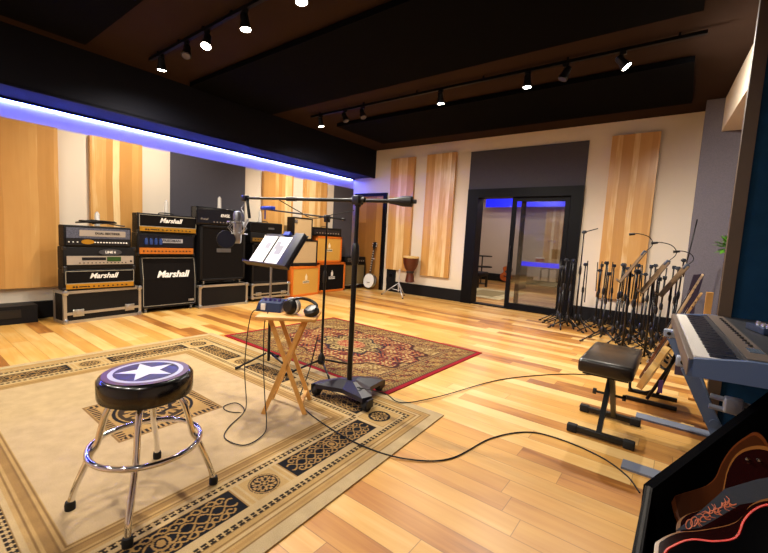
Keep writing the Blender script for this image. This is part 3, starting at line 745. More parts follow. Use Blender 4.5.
# stack three
X3 = -5.53
flight_case('black flight case with rounded silver frame and no latches, under the tall dark cabinet', X3, 3.27, 0, .80, .34, .36, latches=False)
def plate_logo(t, w, h, z0):
    q = MB().box(-.115, .115, .0, .006, z0 + (h - z0) * .52, z0 + (h - z0) * .59).build('name_plate', mat('pewter_plate', '6a6a6c', .4, metal=.6), t)
    MB().text('MESA', .045, FR(0, -.002, z0 + (h - z0) * .555), .001, 0, .001).build('plate_lettering', MATS['pewter_plate'], q)
speaker_cab('tall dark speaker cabinet with a small pewter plate standing on a flight case', X3 - .01, 3.25, .34, .73, .885, .28, black_tolex, grille_blk, casters=True, logo_fn=plate_logo)
t = amp_root('amp_head', 'glossy black amp head with a small silver logo beside the hanging microphone', 'amp head', X3 - .02, 3.14, 1.227); shell(t, .62, .18, .26, mat('gloss_black', '0c0c10', .25))
MB().box(-.29, .29, .004, .018, .03, .22).build('grille', MATS['dark_mesh'], t)
MB().text('ENGL', .06, FR(.13, .0, .15), .002, .2, .002).build('logo', white_p, t); MB().text('fireball', .04, FR(-.2, .0, .085), .001, .5, 0).build('small_logo', silver_panel, t); knobs(t, lin_xs(-.05, .25, 7), .05, .008, silver_panel)
candle(-5.67, 3.24, 1.488, .18, 'white candle on the glossy black head')
# stack four
X4 = -5.6
flight_case('wheeled black flight case with silver edges behind the music stand', X4, 4.18, 0, .78, .3, .36, wheels=True)
speaker_cab('dark speaker cabinet behind the music stand, on the wheeled case', X4 - .02, 4.17, .3, .74, .68, .28, black_tolex, grille_blk)
t = amp_root('amp_head', 'black amp head with gold knobs, lower one behind the music stand', 'amp head', X4 - .02, 4.1, .98); shell(t, .66, .27, .18, black_tolex)
MB().box(-.3, .3, .002, .018, .03, .09).build('control_panel', mat('dark_gold', '8c6b2e', .4, metal=.5), t); knobs(t, lin_xs(-.25, .25, 10), .06, .01); MB().text('Hiwatt', .05, FR(0, .008, .13), .002, .2, .001).build('logo', white_p, t)
t = amp_root('amp_head', 'black amp head with a small grey badge, topmost behind the music stand', 'amp head', X4 - .02, 4.08, 1.16); shell(t, .64, .27, .17, black_tolex)
MB().box(-.3, .3, .002, .018, .02, .15).build('grille', grille_blk, t); MB().box(.02, .14, -.002, .004, .06, .09).build('badge', MATS['pewter_plate'], t); handle(t, .64, .27, .17)
candle(-5.72, 4.0, 1.33, .2, 'tall white candle left of the tan combo behind the boom')
# orange corner
def orange_logo(dark=False):
    def fn(t, w, h, z0):
        c = white_p if dark else mat('cream_crest', 'e8dcb8', .6)
        zc = z0 + (h - z0) * .55
        MB().lathe([(.045, 0), (.045, .003), (0, .003)], 20, M=Matrix.Translation((0, .006, zc + .045)) @ Matrix.Rotation(R(90), 4, 'X') @ Matrix.Diagonal((.7, 1, 1, 1))).box(-.03, .03, .003, .007, zc - .005, zc + .02).box(-.008, .008, .003, .007, zc + .08, zc + .11).build('crest', c, t)
        q = MB().box(-.09, .09, .003, .007, zc - .07, zc - .02).build('name_plate', c, t)
        MB().text('ORANGE', .042, FR(0, .002, zc - .045), .001, 0, .001).build('plate_lettering', black_pl, q)
    return fn
X5 = -5.66
speaker_cab('orange speaker cabinet with tan cloth on the floor, front left of the orange ones', X5, 5.02, 0, .80, .57, .36, orange_vinyl, tan_grille, logo_fn=orange_logo(), rz=R(8), border=.045)
t = speaker_cab('tan fronted black combo amp resting on the orange cabinet', X5 - .02, 4.99, .57, .62, .50, .22, black_tolex, beige_grille, name='combo_amp', cat='combo amp', border=.03)
MB().box(-.3, .3, -.001, .012, .02, .065).build('control_panel', black_pl, t)
t = speaker_cab('small tan fronted combo amp, topmost beside the thin mic stand', X5 - .03, 4.93, 1.07, .46, .41, .2, black_tolex, beige_grille, name='combo_amp', cat='combo amp', border=.025)
MB().box(-.2, -.14, .001, .008, .3, .36).build('badge', MATS['pewter_plate'], t)
MB().lathe([(.02, 0), (.02, .01), (0, .01)], 12, M=Matrix.Translation((-.17, .002, .33)) @ Matrix.Rotation(R(90), 4, 'X')).build('pilot_lamp', steel, t)
speaker_cab('orange speaker cabinet with black cloth on the floor beside the olive amp', -5.82, 5.87, 0, .80, .62, .2, orange_vinyl, grille_blk, logo_fn=orange_logo(True), border=.045)
speaker_cab('orange speaker cabinet with tan cloth, stacked on the black clothed one', -5.80, 5.74, .62, .74, .54, .22, orange_vinyl, tan_grille, logo_fn=orange_logo(), border=.045)
t = amp_root('amp_head', 'small black amp head on top of the upper orange cabinet', 'amp head', -5.78, 5.66, 1.16); shell(t, .82, .22, .17, black_tolex)
MB().box(-.36, .36, .004, .016, .03, .13).build('grille', MATS['dark_mesh'], t); knobs(t, lin_xs(-.3, .3, 9), .06, .01, silver_panel); handle(t, .8, .22, .17)
t = speaker_cab('olive clothed combo amp in the corner beside the banjo', -5.88, 6.66, 0, .72, .58, .26, black_tolex, olive_grille, casters=True, name='combo_amp', cat='combo amp', border=.035)
MB().box(-.33, .33, -.004, .004, .09, .11).build('trim_bar', steel, t)
t = amp_root('amp_head', 'flat black amp head on the olive clothed combo', 'amp head', -5.88, 6.68, .58); shell(t, .68, .24, .15, black_tolex)
MB().box(-.3, .3, .004, .014, .03, .1).build('control_panel', black_pl, t); knobs(t, lin_xs(-.25, .25, 8), .06, .009, silver_panel); MB().box(-.28, -.16, .002, .006, .09, .12).build('badge', MATS['pewter_plate'], t)

# ------------------------------------------------------------------ banjo, djembe
t = thing('banjo', 'banjo with a round white head leaning on the brown corner door', 'banjo', (-5.66, 6.90, .02)); t.scale = (1.12, 1.12, 1.12); t.rotation_euler = (R(-9), 0, R(-4)); 
Mx = Matrix.Translation((0, 0, .16)) @ Matrix.Rotation(R(90), 4, 'X')
MB().lathe([(.15, -.03), (.155, -.03), (.155, .03), (.145, .032)], 32, M=Mx, caps=False).build('rim', steel, t)
MB().lathe([(.0, .026), (.146, .026), (.146, .03), (0, .03)], 32, M=Mx).build('drum_head', white_p, t)
MB().lathe([(.15, -.05), (.15, -.03), (0, -.03)], 32, M=Mx).build('resonator', mat('dark_walnut', '3c2415', .4), t)
MB().box(-.02, .02, -.03, -.008, .3, .82).build('neck', MATS['dark_walnut'], t)
b = MB()
for k in range(9): b.box(-.018, .018, -.032, -.03, .36 + k * .05, .385 + k * .05)
b.build('fret_markers', silver_panel, t)
h_ = MB().prism([(-.02, .82), (-.04, .86), (-.035, .96), (.035, .96), (.04, .86), (.02, .82)], .008, .028, M=Matrix.Rotation(R(90), 4, 'X')).build('headstock', black_pl, t)
b = MB()
for k in range(2):
    for s in (-1, 1): b.tube([(s * .03, -.018, .88 + k * .05), (s * .06, -.018, .88 + k * .05)], .008, 6)
b.tube([(.02, -.018, .62), (.05, -.018, .62)], .008, 6)
b.build('tuning_pegs', white_p, h_)
MB().box(-.035, .035, -.045, -.03, .12, .128).build('bridge', MATS['dark_walnut'], t)
DX, DY = -4.50, 6.84
t = thing('percussion_stand', 'chrome tripod stand carrying the djembe by the back wall', 'stand', (DX - .12, DY - .22, 0))
b = MB().tube([(0, 0, .1), (0, 0, .52)], .014).tube([(0, 0, .50), (0, 0, .56)], .022).tube([(0, 0, .20), (0, 0, .24)], .02)
b.build('column', mat('satin_silver', 'd0d0d4', .35, metal=.6), t)
for a in (200, 320, 80):
    c_, s_ = math.cos(R(a)), math.sin(R(a)); k_ = .5 if s_ > .5 else 1
    q = MB().tube([(0, 0, .28), (.36 * c_ * k_, .36 * s_ * k_, .012)], .009, 8).tube([(0, 0, .12), (.15 * c_ * k_, .15 * s_ * k_, .145)], .006, 8).build('leg', mat('satin_silver', 'd0d0d4', .35, metal=.6), t)
    MB().lathe([(.016, 0), (.016, .02), (0, .025)], 10, M=Matrix.Translation((.36 * c_ * k_, .36 * s_ * k_, 0))).build('rubber_foot', rubber, q)
MB().tube(smooth_path([(0, 0, .33), (.06, .1, .30), (.12, .22, .289)], 4), .008, 8).tube([(.02, .22, .29), (.22, .22, .29)], .007, 8).tube([(.12, .12, .29), (.12, .25, .29)], .007, 8).build('basket_arm', mat('satin_silver', 'd0d0d4', .35, metal=.6), t)
t = thing('djembe', 'brown goblet shaped djembe held up on the chrome stand', 'drum', (DX, DY, .298))
MB().lathe([(.085, 0), (.10, .01), (.085, .10), (.07, .20), (.075, .225), (.12, .29), (.155, .38), (.168, .50), (.168, .53), (.15, .53)], 32).build('shell', mat('mahogany', '4c1e0d', .35, noise=.15, nscale=8), t)
MB().lathe([(.17, .505), (.172, .535), (.16, .545), (0, .546)], 32).build('drum_skin', mat('goat_skin', 'c9a86a', .7), t)
MB().lathe([(.076, .19), (.084, .205), (.084, .225), (.078, .238)], 24).build('rope_ring', mat('dark_rope', '231712', .8), t)

# ------------------------------------------------------------------ bar stool with star
t = thing('bar_stool', 'chrome legged stool with a white star on its round seat', 'stool', (-1.726, .676, 0))
ZS = .55
MB().lathe([(0, ZS - .097), (.155, ZS - .097), (.172, ZS - .09), (.175, ZS - .078), (.175, ZS - .018), (.166, ZS - .006), (.150, ZS), (0, ZS)], 56).build('seat', mat('black_vinyl', '0d0c0d', .22, coat=.3), t)
b = MB()
def disc(b, r, z, mi, r0=0):
    b.use(mi); n = 56
    if r0: b.lathe([(r0, z), (r, z), (r, z + .0006), (r0, z + .0006)], n)
    else: b.lathe([(0, z + .0006), (r, z + .0006), (r, z)], n)
disc(b, .158, ZS - .0004, 0); disc(b, .136, ZS + .0006, 1); disc(b, .118, ZS + .0012, 2)
b.use(3); st = []
for k in range(10):
    a = R(100) + k * PI / 5; rr = .112 if k % 2 == 0 else .045; st.append((rr * math.cos(a), rr * math.sin(a)))
b.prism(st, ZS + .0018, ZS + .003)
b.build('star_emblem', [mat('maroon_vinyl', '43101a', .4), mat('silver_white_vinyl', 'a9a9b6', .45), mat('dark_blue_vinyl', '171220', .3, spec=.25), mat('white_vinyl', 'c9c9cc', .35)], t)
MB().lathe([(.13, ZS - .112), (.13, ZS - .097), (0, ZS - .097)], 32).build('swivel_plate', black_mt, t)
for a, fr in ((243, .265), (327, .30), (58, .262), (150, .29)):
    c_, s_ = math.cos(R(a)), math.sin(R(a))
    pr_ = [(.06, ZS - .112), (.115, ZS - .118), (.14, ZS - .155), (.155, .345), (.175, .26), (.195, .225), (fr - .023, .11), (fr - .006, .055), (fr, .02)]
    q = MB().tube(smooth_path([(r_ * c_, r_ * s_, z_) for r_, z_ in pr_], 5), .0125, 14).build('leg', chrome, t)
    MB().lathe([(.018, 0), (.019, .02), (.016, .034), (.0125, .036)], 14, M=Matrix.Translation((fr * c_, fr * s_, .008))).build('rubber_foot', rubber, q)
MB().tube([(.205 * math.cos(a), .205 * math.sin(a), .243) for a in [2 * PI * k / 64 for k in range(64)]], .0115, 12, closed=True).build('foot_ring', chrome, t)

# ------------------------------------------------------------------ folding tray table
t = thing('tray_table', 'small pine folding tray table holding the headphones', 'table', (-1.985, 1.635, .008), R(40))
MB().box(-.185, .185, -.16, .16, .615, .637, bev=.006).build('tabletop', pine, t)
for yy in (-.115, .115):
    for sg in (-1, 1):
        y0 = yy + (.0 if sg > 0 else .012)
        a = Vector((-.13 * sg, y0, 0)); b2 = Vector((.105 * sg, y0, .61)); dd = (b2 - a).normalized(); wv = Vector((dd.z, 0, -dd.x)) * .0135
        o_ = MB(); vs = [a - wv, a + wv, b2 + wv, b2 - wv]; th_ = Vector((0, .011, 0))
        o_.add([v for v in vs] + [v + th_ for v in vs], [(0, 1, 2, 3), (7, 6, 5, 4), (0, 4, 5, 1), (1, 5, 6, 2), (2, 6, 7, 3), (3, 7, 4, 0)]); o_.build('leg', pine, t)
MB().box(-.115, -.095, -.10, .10, .06, .08).box(.095, .115, -.10, .10, .06, .08).build('stretcher', pine, t)
ZT = .646
t = thing('headphone_box', 'dark blue headphone mixer box on the tray table', 'mixer', (-2.115, 1.58, ZT), R(30))
MB().add([(-.085, -.05, 0), (.085, -.05, 0), (.085, .06, 0), (-.085, .06, 0), (-.075, -.03, .055), (.075, -.03, .055), (.08, .055, .075), (-.08, .055, .075)], [(0, 3, 2, 1), (4, 5, 6, 7), (0, 1, 5, 4), (1, 2, 6, 5), (2, 3, 7, 6), (3, 0, 4, 7)]).build('housing', mat('dark_blue_box', '1a2c52', .3, coat=.4), t)
MB().box(-.05, -.02, -.047, -.03, .01, .05).build('front_label', white_p, t)
q = MB()
for k in range(4): q.lathe([(.010, 0), (.009, .018), (0, .018)], 12, M=Matrix.Translation((-.045 + k * .032, .015, .062)))
q.build('knobs', mat('purple_knob', '4a3a80', .4), t)
t = thing('headphones', 'black and silver headphones lying on the tray table', 'headphones', (-1.955, 1.615, ZT + .05), R(25)); t.rotation_euler = (R(8), 0, R(10)); t.scale = (1.15, 1.15, 1.15)
Mh = Matrix.Rotation(R(78), 4, 'X')
MB().lathe([(.0, .035), (.03, .034), (.042, .022), (.046, .005)], 28, M=Mh).build('ear_cup', black_pl, t)
MB().lathe([(.046, .006), (.050, .004), (.050, -.008), (.044, -.01)], 28, M=Mh).build('cup_ring', white_p, t)
MB().lathe([(.044, -.008), (.045, -.03), (.02, -.032)], 28, M=Mh).build('ear_pad', mat('grey_pad', '8d8d90', .7), t)
M2 = Matrix.Translation((.115, .03, -.016)) @ Matrix.Rotation(R(20), 4, 'X')
MB().lathe([(0, .018), (.03, .017), (.042, .006), (.042, -.02), (0, -.022)], 24, M=M2).build('ear_cup', black_pl, t)
MB().tube(smooth_path([(.0, -.02, .035), (.04, .02, .045), (.08, .06, .03), (.12, .07, .005), (.125, .05, -.01)], 6), .009, 8).build('headband', black_pl, t)

# ------------------------------------------------------------------ heavy boom stand + condenser microphone
t = thing('studio_boom_stand', 'heavy black studio boom stand with triangular wheeled base', 'microphone stand', (-1.78, 2.01, .008))
feet = [(-.22, -.10), (.21, -.05), (.05, .29)]
b = MB(); ctr = (0, 0)
poly = []
for i in range(3):
    a = math.atan2(feet[i][1], feet[i][0]); f = Vector(feet[i]); pe = Vector((-math.sin(a), math.cos(a))) * .04
    poly += [tuple(f - pe), tuple(f + pe)]
    nx_ = Vector(feet[(i + 1) % 3]); mid = (f + nx_) / 2 * .85; poly.append(tuple(mid))
n = len(poly); vs = [(x, y, .065) for x, y in poly] + [(x, y, .095 + .0 * i) for i, (x, y) in enumerate(poly)] + [(x * .30, y * .30, .15) for x, y in poly]
fs = [list(range(n))[::-1]] + [(i, (i + 1) % n, n + (i + 1) % n, n + i) for i in range(n)] + [(n + i, n + (i + 1) % n, 2 * n + (i + 1) % n, 2 * n + i) for i in range(n)] + [list(range(2 * n, 3 * n))]
b.add(vs, fs); b.build('base', mat('dark_cast_base', '181a2c', .4), t)
for x, y in feet:
    q = MB().tube([(x - .015, y, .035), (x + .015, y, .035)], .035, 18).build('wheel', rubber, t)
    MB().box(x - .03, x - .018, y - .03, y + .03, .03, .085).box(x + .018, x + .03, y - .03, y + .03, .03, .085).build('wheel_fork', black_pl, q)
MB().tube([(0, 0, .145), (0, 0, 1.0)], .0185, 16).tube([(0, 0, .98), (-.0, 0, 1.38)], .014, 16).build('pole', black_mt, t)
MB().lathe([(.02, .96), (.026, .98), (.028, 1.04), (.024, 1.09), (.016, 1.11)], 16).build('height_clutch', black_pl, t)
L_ = Vector((-.87, -.29, 1.395)); R_ = Vector((.40, .12, 1.405)); 
Cc = L_ + (R_ - L_) * .70
MB().tube([(0, 0, 1.36), (Cc.x, Cc.y, Cc.z + .02)], .022, 12).box(-.03, .03, -.03, .03, 1.37, 1.43, bev=.008).tube([(-.06, .0, 1.4), (.06, .0, 1.4)], .018, 12).build('boom_clamp', black_pl, t)
L_ = Vector((-.87, -.29, 1.398)); R_ = Vector((.235, .078, 1.398)); dv = (R_ - L_).normalized()
MB().tube([L_, R_], .0095, 12).tube([L_ + dv * .36, L_ + dv * .44], .016, 12).tube([L_ + dv * .44, R_], .0125, 12).build('boom_arm', black_mt, t)
MB().tube([R_ - dv * .02, R_ + dv * .01, R_ + dv * .07, R_ + dv * .13, R_ + dv * .135], [.018, .022, .034, .036, .03], 20).tube([R_ + dv * .13, R_ + dv * .16], .014, 12).build('counterweight', black_pl, t)
b = MB().box(L_.x - .025, L_.x + .025, L_.y - .02, L_.y + .02, L_.z - .025, L_.z + .02, bev=.006).tube([L_, L_ + Vector((.03, 0, -.03)), L_ + Vector((.045, .01, -.15))], .011, 10)
b.build('drop_arm', black_mt, t)
# cable drooping along the boom
b = MB().tube(smooth_path([L_ + dv * .30 + Vector((0, 0, -.01)), L_ + dv * .45 + Vector((0, 0, -.08)), L_ + dv * .58 + Vector((0, 0, -.13)), L_ + dv * .74 + Vector((0, 0, -.10)), Vector((-.03, 0, 1.33))], 8), .0035, 6)
b.build('hanging_cable', rubber, t)
mp = Vector((-2.715, 1.70, 1.062))
t = thing('condenser_microphone', 'silver studio microphone in a shock mount hanging from the heavy boom', 'microphone', mp); t.scale = (1.2, 1.2, 1.25)
MB().lathe([(.0, 0), (.018, .0), (.024, .008), (.026, .03), (.026, .12)], 24).build('body', steel, t)
MB().lathe([(.027, .12), (.028, .125), (.028, .175), (.022, .192), (0, .198)], 24).build('head_grille', mat('silver_mesh', '80838c', .4, metal=.9, noise=.3, nscale=500), t)
b = MB()
for zz in (.06, .13):
    b.tube([(.06 * math.cos(2 * PI * k / 24), .06 * math.sin(2 * PI * k / 24), zz) for k in range(24)], .004, 6, closed=True)
for k in range(6):
    a = k * PI / 3; b.tube([(.026 * math.cos(a), .026 * math.sin(a), .06), (.06 * math.cos(a + .3), .06 * math.sin(a + .3), .095), (.026 * math.cos(a), .026 * math.sin(a), .13)], .0025, 5)
b.tube([(.06, 0, .06), (.075, 0, .095), (.06, 0, .13)], .005, 6).tube([(.07, 0, .1), (.085, .02, .15)], .008, 8)
b.tube(smooth_path([(.075, 0, .12), (.07, 0, .18), (.04, 0, .21), (.03, .02, .23), (.03, .03, .25)], 5), .0025, 6)
b.build('shock_mount', steel, t)
t = thing('pop_filter', 'dark blue round pop filter left of the hanging microphone', 'pop filter', (-2.70, 1.60, 1.09))
Mq = Matrix.Rotation(R(70), 4, 'Z') @ Matrix.Rotation(R(90), 4, 'X')
MB().lathe([(0, -.004), (.062, -.004), (.062, .004), (0, .004)], 28, M=Mq).build('mesh_disc', mat('navy_mesh', '171a30', .9), t)
MB().tube([Mq @ Vector((.064 * math.cos(2 * PI * k / 32), .064 * math.sin(2 * PI * k / 32), 0)) for k in range(32)], .004, 6, closed=True).build('hoop', black_pl, t)
MB().tube(smooth_path([(.0, .0, .064), (.01, .01, .12), (.05, .04, .15)], 4), .003, 6).build('gooseneck', black_mt, t)

# ------------------------------------------------------------------ tripod stands
def tripod_parts(t, cx, cy, angs, hub_z, r, leg_len_z=None):
    for a in angs:
        c_, s_ = math.cos(R(a)), math.sin(R(a))
        q = MB().tube([(cx + .02 * c_, cy + .02 * s_, hub_z), (cx + r * c_, cy + r * s_, .014)], .0085, 8).build('leg', black_mt, t)
        MB().tube([(cx + (r - .03) * c_, cy + (r - .03) * s_, .022), (cx + (r + .012) * c_, cy + (r + .012) * s_, .012)], .012, 8).build('rubber_foot', rubber, q)
t = thing('boom_mic_stand', 'thin black tripod stand with a blue tipped boom behind the tray table', 'microphone stand', (-2.345, 2.28, .008))
tripod_parts(t, 0, 0, (248, 75, 331), .10, .30)
MB().lathe([(.016, .06), (.03, .07), (.032, .12), (.018, .15), (.012, .16)], 16).build('hub', black_pl, t)
MB().tube([(0, 0, .06), (0, 0, .8)], .011, 10).tube([(0, 0, .8), (0, 0, 1.28)], .008, 10).build('pole', black_mt, t)
MB().lathe([(.012, .76), (.017, .78), (.017, .84), (.011, .86)], 12).build('height_clutch', black_pl, t)
Lb = Vector((-.78, -.02, 1.365)); Rb = Vector((.2, .0, 1.285))
MB().box(-.02, .02, -.02, .02, 1.26, 1.32, bev=.006).tube([(0, -.03, 1.30), (0, .03, 1.30)], .014, 10).build('boom_clamp', black_pl, t)
MB().tube([Lb, Rb], .007, 8).tube([Rb - (Rb - Lb).normalized() * .03, Rb], .01, 8).build('boom_arm', black_mt, t)
MB().box(Lb.x - .07, Lb.x + .09, Lb.y - .03, Lb.y + .03, Lb.z - .005, Lb.z + .03, bev=.01).tube([(Lb.x - .03, Lb.y, Lb.z), (Lb.x - .03, Lb.y, Lb.z - .09)], .007, 8).build('clip', blue_p, t)

# ------------------------------------------------------------------ music stand with pages
t = thing('music_stand', 'black music stand left of the tray table, desk tilted back', 'music stand', (-2.745, 2.04, .008))
tripod_parts(t, 0, 0, (246, 10, 125), .12, .26)
MB().tube([(0, 0, .05), (0, 0, .45)], .012, 10).use(1).tube([(0, 0, .45), (0, 0, .88)], .009, 10).build('pole', [black_mt, steel], t)
s_, c_ = math.sin(R(36)), math.cos(R(36))
Md = Matrix(((.95, 0, 0, -.06), (0, s_ * 1.03, -c_, .0), (0, c_ * 1.03, s_, .865), (0, 0, 0, 1)))   # x right, y up the desk, z towards the reader
MB().box(-.30, .30, .0, .33, -.006, 0, M=Md).build('desk', mat('dark_desk_metal', '1a1512', .45), t)
MB().box(-.31, .31, -.006, .004, -.006, .055, M=Md).build('ledge', MATS['dark_desk_metal'], t)
MB().box(-.03, .03, .1, .16, -.03, -.006, M=Md).build('tilt_bracket', black_pl, t)
MS = Matrix.Translation((-2.745, 2.04, .008)) @ Md
def page(x0, x1, sk, lab, ink):
    b = MB(); b.box(x0, x1, .006, .30, .004, .007, M=MS); b.use(1)
    for (a0, a1, b0, b1) in ink: b.box(x0 + a0, x0 + a1, b0, b1, .007, .0078, M=MS)
    tag(b.build('sheet_music', [paper, paper_ink]), lab, 'paper')
page(-.29, -.09, 0, 'left white page on the music stand desk', [(.10, .17, .17, .23)])
page(-.06, .155, 0, 'right white page on the music stand desk', [(.01, .075, .17, .25), (.05, .14, .12, .21)])
b = MB().box(.165, .29, .006, .33, .002, .04, M=MS, bev=.008)
tag(b.build('folder', mat('dark_navy_folder', '161a28', .5)), 'dark navy folder at the right end of the music stand desk', 'folder')
MB_ = MB().box(-.02, .06, .315, .35, -.01, .02, M=MS)
tag(MB_.build('paper_clip', blue_p), 'dark blue clip on the upper edge of the music stand desk', 'clip')

# ------------------------------------------------------------------ keyboard bench
t = thing('keyboard_bench', 'black padded keyboard bench with an x shaped steel base', 'bench', (-.295, 2.87, 0))
MB().box(-.145, .145, -.30, .30, .42, .505, bev=.02).build('cushion', mat('brown_black_vinyl', '14100f', .3, coat=.2), t)
MB().box(-.12, .12, -.26, .26, .405, .42).build('seat_plate', black_mt, t)
for yy in (-.20, .20):
    q = MB().box(-.165, .165, yy - .018, yy + .018, .01, .045, bev=.004).build('foot_bar', black_mt, t)
    for sx in (-1, 1): MB().box(sx * .155 - .03, sx * .155 + .03, yy - .022, yy + .022, 0, .05, bev=.008).build('end_cap', rubber, q)
for sg, xx in ((-1, -.02), (1, .012)):
    a = Vector((xx, .20 * sg, .03)); b2 = Vector((xx, -.16 * sg, .41)); dd = (b2 - a).normalized(); wv = Vector((0, dd.z, -dd.y)) * .02; th_ = Vector((.028, 0, 0))
    vs = [a - wv, a + wv, b2 + wv, b2 - wv]
    MB().add(vs + [v + th_ for v in vs], [(0, 1, 2, 3), (7, 6, 5, 4), (0, 4, 5, 1), (1, 5, 6, 2), (2, 6, 7, 3), (3, 7, 4, 0)]).build('leg', black_mt, t)
MB().tube([(-.075, .02, .225), (.09, .02, .225)], .008, 8).tube([(-.09, .02, .225), (-.07, .02, .225)], .02, 10).tube([(.08, .02, .225), (.1, .02, .225)], .02, 10).build('locking_knob', black_pl, t)
MB().box(-.023, -.021, -.02, .05, .17, .21).build('sticker', white_p, t)

# ------------------------------------------------------------------ stage piano and stand
KX, KY0, KY1, KZ = .025, 2.04, 3.53, .657
t = thing('stage_piano', 'long digital stage piano with white keys and a blue grey end', 'keyboard', (KX, (KY0 + KY1) / 2, KZ), R(3)); t.scale = (1, 1, .66)
Lk = (KY1 - KY0) / 2; blue_grey = mat('blue_grey_plastic', '4a5f85', .45); kb_brown = mat('taupe_plastic', '62564e', .4); kb_dark = mat('dark_panel', '2a2b30', .4)
for ya, yb in ((-Lk, -Lk + .03), (Lk - .03, Lk)):
    MB().prism([(0, 0), (.50, .02), (.50, .16), (.19, .15), (.02, .115), (0, .10)], ya, yb, M=Matrix(((1, 0, 0, 0), (0, 0, 1, 0), (0, 1, 0, 0), (0, 0, 0, 1)))).build('end_cheek', blue_grey, t)
MB().box(.0, .5, -Lk + .03, Lk - .03, 0, .085).box(-.004, .018, -Lk + .0, Lk, .0, .112, bev=.003).build('case', kb_brown, t)
b = MB(); nk = 52; kw = (2 * Lk - .09) / nk
for k in range(nk): b.box(.02, .165, -Lk + .045 + k * kw + .0008, -Lk + .045 + (k + 1) * kw - .0008, .09, .122)
b.build('white_keys', mat('ivory_keys', 'e6e2da', .3), t)
b = MB()
for k in range(nk):
    if (k % 7) in (0, 1, 3, 4, 5): b.box(.072, .165, -Lk + .045 + (k + 1) * kw - .0065, -Lk + .045 + (k + 1) * kw + .0065, .122, .134)
b.build('black_keys', mat('navy_black_keys', '141a2c', .3), t)
MB().box(.165, .185, -Lk + .03, Lk - .03, .085, .14).box(.185, .5, -Lk + .03, Lk - .03, .085, .152).build('top_panel', kb_dark, t)
MB().box(.185, .27, -Lk + .05, Lk - .05, .152, .154).build('control_strip', kb_brown, t)
b = MB()
for k in range(14): b.lathe([(.009, 0), (.008, .012), (0, .012)], 10, M=Matrix.Translation((.24, -Lk + .35 + k * .07, .154)))
b.build('knobs', black_pl, t)
MB().box(.215, .265, -Lk + .20, -Lk + .30, .154, .157).build('display', mat('grey_display', '5a6472', .2), t)
st = thing('keyboard_stand', 'blue grey folding stand carrying the stage piano', 'keyboard stand', (0, 0, 0))
bg = mat('blue_grey_steel', '5c7090', .45, metal=.2)
for y_, fy in ((2.44, 2.44), (3.26, 3.26)):
    MB().box(-.15, .46, fy - .05, fy + .05, 0, .012).build('foot_bar', mat('grey_blue_bar', '6c7484', .5), st)
    xo = .075 if y_ < 3 else .0; a = Vector((xo, y_, .60)); b2 = Vector((xo + .29, fy, .018)); dd = (b2 - a).normalized(); wv = dd.cross(Vector((0, 1, 0))).normalized() * .028; th_ = Vector((0, .03, 0))
    vs = [a - wv, a + wv, b2 + wv, b2 - wv]
    MB().add([v - th_ * .5 for v in vs] + [v + th_ * .5 for v in vs], [(0, 1, 2, 3), (7, 6, 5, 4), (0, 4, 5, 1), (1, 5, 6, 2), (2, 6, 7, 3), (3, 7, 4, 0)]).build('leg', bg, st)
    q = MB().box(xo - .05, .50, y_ - .022, y_ + .022, .60, .655, bev=.01).build('support_arm', mat('pale_steel', '8d97a8', .4, metal=.4), st)
    MB().tube([(xo - .02, y_ - .028, .628), (xo - .02, y_ + .028, .628)], .012, 12).build('bolt', black_mt, q)
MB().tube([(.2, 2.42, .36), (.17, 3.28, .36)], .018, 10).build('cross_bar', bg, st)
MB().tube([(.17, 2.39, .50), (.52, 2.39, .47)], .012, 10).tube([(.17, 2.39, .45), (.52, 2.39, .43)], .012, 10).box(.22, .29, 2.36, 2.42, .44, .51, bev=.01).build('crank_rod', MATS['pale_steel'], st)
t = thing('effects_unit', 'small silver and blue effects box on the stage piano at the right edge', 'effects unit', (.42, 2.95, KZ + .103), R(15))
MB().box(-.07, .07, -.1, .1, 0, .035, bev=.004).build('housing', mat('steel_blue_box', '3a4a6a', .3, metal=.6), t)
b = MB()
for k in range(3):
    for j in range(2): b.lathe([(.012, 0), (.010, .018), (0, .018)], 12, M=Matrix.Translation((-.035 + j * .06, -.06 + k * .055, .035)))
b.build('knobs', steel, t)

# ------------------------------------------------------------------ guitars on a floor stand by the bench
t = thing('guitar_stand', 'low black folding guitar stand on the floor behind the keyboard bench', 'guitar stand', (-.05, 3.68, 0))
for yy in (-.09, .13): MB().box(-.2, .13, yy - .014, yy + .014, 0, .03, bev=.004).build('foot_bar', black_mt, t)
MB().tube([(-.06, -.06, .03), (.1, -.03, .42)], .012, 8).tube([(.0, .13, .03), (.09, .13, .4)], .012, 8).build('frame', black_mt, t)
MB().tube(smooth_path([(-.18, -.08, .14), (-.17, -.07, .08), (-.1, -.03, .06), (-.03, .02, .08)], 4), .010, 8).build('cradle', rubber, t)
MB().box(.0, .03, -.06, -.04, .10, .2).build('sticker', mat('purple_sticker', '6a4aa0', .5), t)
natural = mat('natural_maple', 'd3ab66', .35); walnut = mat('walnut_body', '5a3018', .35)
guitar('cream bodied electric guitar seen edge on, front one on the floor stand', (-.145, 3.56, .11), (.26, .10, .62), (-.95, .12, .40), natural, mat('cream_top', 'd8c49a', .35), .045, L=.42, lw=.16, ww=.10, uw=.12, scale=.9)
guitar('brown bodied guitar with a pale neck, rear one on the floor stand', (-.13, 3.72, .14), (.34, .10, .92), (-.93, .05, .36), walnut, mat('brown_top', '7a4a24', .3), .06, L=.46, lw=.18, ww=.12, uw=.14, scale=.95, neck_mat=mat('pale_neck', 'c9ac84', .4))
b = MB().prism([(-.06, 0), (.05, 0), (.03, .7), (.07, 1.0), (-.01, .98), (-.05, .7)], -.04, .04, M=Matrix.Translation((.11, 4.75, .0)) @ Matrix.Rotation(R(90), 4, 'X'))
